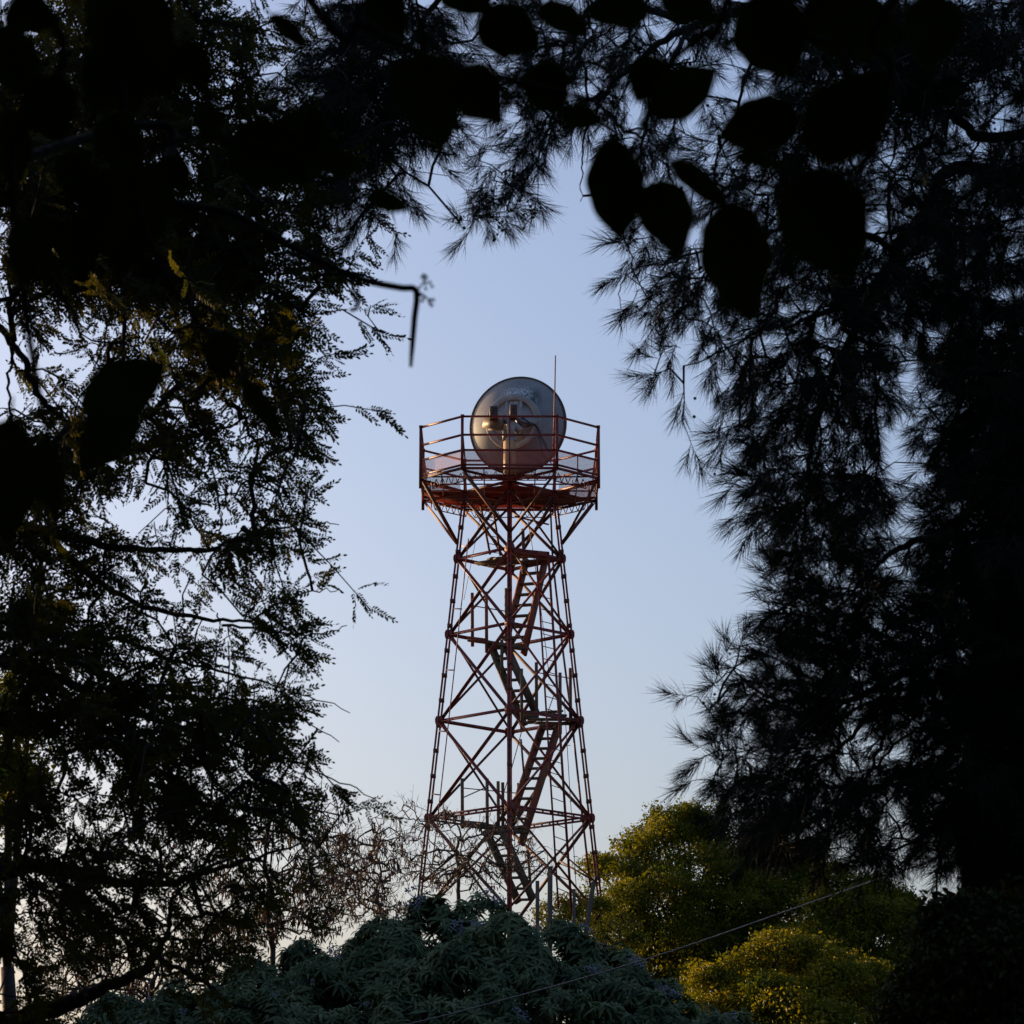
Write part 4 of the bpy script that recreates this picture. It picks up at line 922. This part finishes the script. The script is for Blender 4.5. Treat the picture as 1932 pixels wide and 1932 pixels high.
def leafy(name, label, cat, base_uv, Y, clumps, size, nt_, per, m, tuft=.2, trunk_r=.2, group=None, wid=.3, depth=1.0):
    c0 = U(base_uv[0], base_uv[1], Y); gz0 = float(gz(c0[0], Y)); t = thing(name, label, cat, (float(c0[0]), Y, gz0), group)
    P, k = crown(clumps, Y, size, nt_, per, m, t, tuft=tuft, wid=wid, depth=depth)
    b0 = np.array([c0[0], Y, gz0-.2]); mb = MB(); cc = [U(c_[0], c_[1], Y+(c_[3] if len(c_) > 3 else 0)) for c_ in clumps]
    top_ = np.mean(cc, 0); fork = b0*.45+top_*.55; paths = [np.array([b0, b0*.5+fork*.5+(.1, 0, 0), fork])]
    mb.tube(smooth_path(paths[0], 10), np.linspace(trunk_r, trunk_r*.6, 10), 9)
    for c_ in cc:
        q_ = smooth_path([fork, fork*.5+c_*.5+(0, 0, .2), c_], 8); mb.tube(q_, np.linspace(trunk_r*.4, trunk_r*.1, 8), 6); paths.append(q_)
    mk('trunk', mb, M['bark'], t, smooth=True)
    s = rng.choice(len(P), min(len(P), 260), replace=False); tw, _ = grow(paths, P[s], rt=.008, rmax=.06); mk('branches', tw, M['bark'], t)
    return t
leafy('leafy_tree', 'round golden-green tree just right of the tower foot, sunlit on its left', 'tree', (1290, 1960), 84,
      [(1165, 1675, 68, -1), (1240, 1612, 72, 0), (1290, 1590, 66, 1), (1345, 1600, 66, 1), (1240, 1730, 95, -2), (1330, 1690, 95, -1), (1405, 1640, 78, 0), (1470, 1660, 80, 0), (1410, 1740, 95, -1.5), (1160, 1770, 75, -1), (1300, 1800, 95, -2), (1500, 1740, 90, -1), (1240, 1543, 24, 0), (1300, 1543, 26, 0), (1190, 1600, 26, 0), (1120, 1640, 24, 0), (1370, 1545, 26, 0), (1440, 1580, 34, 0), (1275, 1560, 30, 0), (1530, 1640, 55, 0), (1230, 1850, 80, -1), (1370, 1800, 90, -1.5), (1440, 1815, 80, -1), (1350, 1870, 85, -2), (1270, 1930, 90, -1), (1180, 1830, 60, 0)],
      .088, 7600, 21, M['leafG'], .16, .2)
leafy('leafy_tree', 'dark green tree behind the wire, between the golden tree and the dark right edge', 'tree', (1640, 1960), 80,
      [(1600, 1700, 70, 0), (1655, 1720, 62, 0), (1700, 1750, 55, 0), (1570, 1760, 80, -1), (1660, 1790, 85, -1), (1740, 1790, 60, 0), (1720, 1730, 28, 0), (1560, 1830, 90, -1), (1680, 1870, 90, -1), (1480, 1840, 90, -.5)],
      .088, 3800, 20, M['leafG'], .16, .18)
leafy('leafy_shrub', 'rounded yellow-green bush low at right, below the wire', 'bush', (1500, 2080), 50,
      [(1400, 1850, 62, 0), (1470, 1815, 52, 0), (1530, 1830, 58, .3), (1440, 1900, 80, -.5), (1560, 1890, 75, -.3), (1620, 1870, 55, .5), (1350, 1890, 50, 0), (1500, 1960, 110, -.8), (1640, 1950, 90, 0), (1500, 1780, 24, 0), (1455, 1775, 22, 0), (1510, 1792, 26, 0), (1325, 1845, 34, 0), (1690, 1880, 55, .5), (1730, 1930, 60, .6), (1380, 1822, 22, 0), (1600, 1820, 26, 0), (1325, 1855, 22, 0), (1660, 1850, 30, 0), (1350, 1950, 80, 0)],
      .062, 3800, 15, M['leafG2'], .11, .1)
leafy('vine_tree', 'dark ivy-covered tree in the bottom right corner', 'tree', (1880, 2080), 12.6,
      [(1790, 1760, 55, 0), (1760, 1830, 60, 0), (1850, 1780, 80, 0), (1800, 1880, 90, 0), (1900, 1850, 90, 0), (1930, 1740, 80, .3), (1740, 1920, 60, 0), (1990, 1800, 120, .4), (1820, 1980, 110, 0)],
      .034, 2600, 12, M['leafV'], .045, .04)
leafy('leafy_shrub', 'small green bush showing through the foot of the tower', 'bush', (1100, 1850), 80.5,
      [(1050, 1720, 30, 0), (1090, 1712, 30, 0), (1020, 1735, 28, 0), (1125, 1735, 40, -3), (1075, 1745, 45, 0), (1160, 1780, 50, -4)], .07, 700, 12, M['leafG'], .12, .06)
leafy('leafy_tree', 'pale green tree glimpsed behind feathery leaves at the left edge', 'tree', (30, 1700), 40,
      [(20, 1330, 55, 0), (10, 1420, 60, 0), (55, 1385, 38, 0), (-30, 1500, 80, 0), (40, 1490, 50, 0)], .06, 1100, 12, M['leafG'], .12, .14)

# ------------------------------------------------------------------ wooden posts by the tower foot
def wpost(label, a, b, Y, w_=.12):
    p1 = c3(*b, Y); p0 = c3(*a, Y); d = p0-p1; gz0 = float(gz(p1[0], p1[1])); p1 = p1-d/d[2]*(p1[2]-gz0+.1) if p1[2] > gz0 else p1
    mb = MB(); mb.bar(p1, p0, w_, w_*.8); mb.prism([(-w_/2, -w_*.4), (w_/2, -w_*.4), (w_/2, w_*.4), (-w_/2, w_*.4)], p0+nrm(d)*.003, p0+nrm(d)*.02)
    tag(mk('wooden_post', mb, M['grey_wood'], org=(float(p1[0]), float(p1[1]), gz0)), label, 'post', 'weathered posts at the tower foot')
wpost('tall weathered square post standing upright in front of the tower foot', (1302, 1470), (1300, 1790), 73, .14)
wpost('short brown post just left of the tall upright post', (1190, 1597), (1190, 1740), 74.5, .11)
wpost('narrow reddish post close beside the base of the ladder', (1512, 1668), (1512, 1850), 75, .09)
wpost('leaning grey post right of the ladder, tilted to the right', (1682, 1605), (1640, 1880), 73, .13)

# ------------------------------------------------------------------ wire slung across the lower right
wp = smooth_path([U(300, 2010, 21.5), U(700, 1947, 21.3), U(978, 1879, 21), U(1250, 1800, 20), U(1541, 1699, 18.5), U(1748, 1627, 17), U(1925, 1562, YC+1)], 60)
wm = MB(); wm.tube(wp, .0045, 5); 
pe = wp[0]; wm2 = MB(); tag(mk('overhead_wire', wm, M['wire'], org=tuple(pe)), 'single thin slack wire rising to the right across the shrubs', 'wire')

# ------------------------------------------------------------------ the surrounding grove that keeps the near trees in shade
gs = thing('grove_tree', 'dense dark tree of the surrounding grove', 'tree', (-11, 12, float(gz(-11, 12))), 'grove trees around the camera')
gc = MB(); n_ = 9000; d = nrm(rng.normal(size=(n_, 3))); r_ = rng.uniform(.55, 1.05, n_)[:, None]*(1+.15*np.sin(d*5).sum(1))[:, None]
P = np.array([-11, 12, float(gz(-11, 12))+6.2])+d*r_*np.array([4.3, 4.3, 5.6]); T, A, B = ortho(rng.normal(size=(n_, 3))); gc.inst(leaf(.2, .2, .34), P, T, A, B, rng.uniform(.3, .6, n_)); gf = mk('foliage', gc, M['leafGr'], gs)
gt = MB(); b0 = ORG[gs.name]; gt.tube([b0-(0, 0, .3), b0+(0.1, 0, 4), b0+(0, .1, 9)], [.35, .28, .1], 10); gtk = mk('trunk', gt, M['bark'], gs, smooth=True)
for (x, y, s_) in ((-10, 18.6, .40), (-13.5, 22.5, .46), (-13, 28, 1.05), (-14, 35, .9), (-9, 4, 1.1), (-8, -5, 1.2), (-1, -9, 1.3), (8, -6, 1.2), (10, 3, 1.1), (11, 11, 1.0), (12, 19, 1.0), (-17, 12, 1.3), (-18, 37, 1.2)):
    r = gs.copy(); C.objects.link(r); r.location = (x, y, float(gz(x, y))); r.scale = (s_, s_, s_); r.rotation_euler = (0, 0, x*1.3+y)
    for ch in (gf, gtk):
        c_ = ch.copy(); C.objects.link(c_); c_.parent = r

# thinner crowns further off to the left that only dapple the low sun
sp2 = thing('grove_tree', 'loose open-crowned tree beyond the left edge', 'tree', (-12, 20, float(gz(-12, 20))), 'thin trees beyond the left edge')
b0 = ORG[sp2.name]; gc = MB(); n_ = 2700; cl = nrm(rng.normal(size=(46, 3)))*rng.uniform(.35, 1, (46, 1)); P = b0+(0, 0, 6.4)+(cl[rng.integers(0, 46, n_)]+rng.normal(0, .13, (n_, 3)))*np.array([3.6, 3.6, 5.2])
T, A, B = ortho(rng.normal(size=(n_, 3))); gc.inst(leaf(.2, .2, .34), P, T, A, B, rng.uniform(.22, .42, n_)); gf = mk('foliage', gc, M['leafGr'], sp2)
gt = MB(); gt.tube([b0-(0, 0, .3), b0+(0.1, 0, 4), b0+(0, .1, 9)], [.28, .2, .08], 10)
for c_ in cl[:14]: gt.tube(smooth_path([b0+(0, 0, 3.), b0+(0, 0, 5)+c_*1.5, b0+(0, 0, 6.4)+c_*np.array([3.6, 3.6, 5.2])], 8), np.linspace(.08, .02, 8), 5)
gtk = mk('trunk', gt, M['bark'], sp2, smooth=True)
for (x, y, s_) in ((-22, 93, 1.75), (-19.5, 90.0, 1.2)):
    r = sp2.copy(); C.objects.link(r); r.location = (x, y, float(gz(x, y))); r.scale = (s_*.8, s_*.8, s_); r.rotation_euler = (0, 0, x)
    for ch in (gf, gtk):
        c_ = ch.copy(); C.objects.link(c_); c_.parent = r
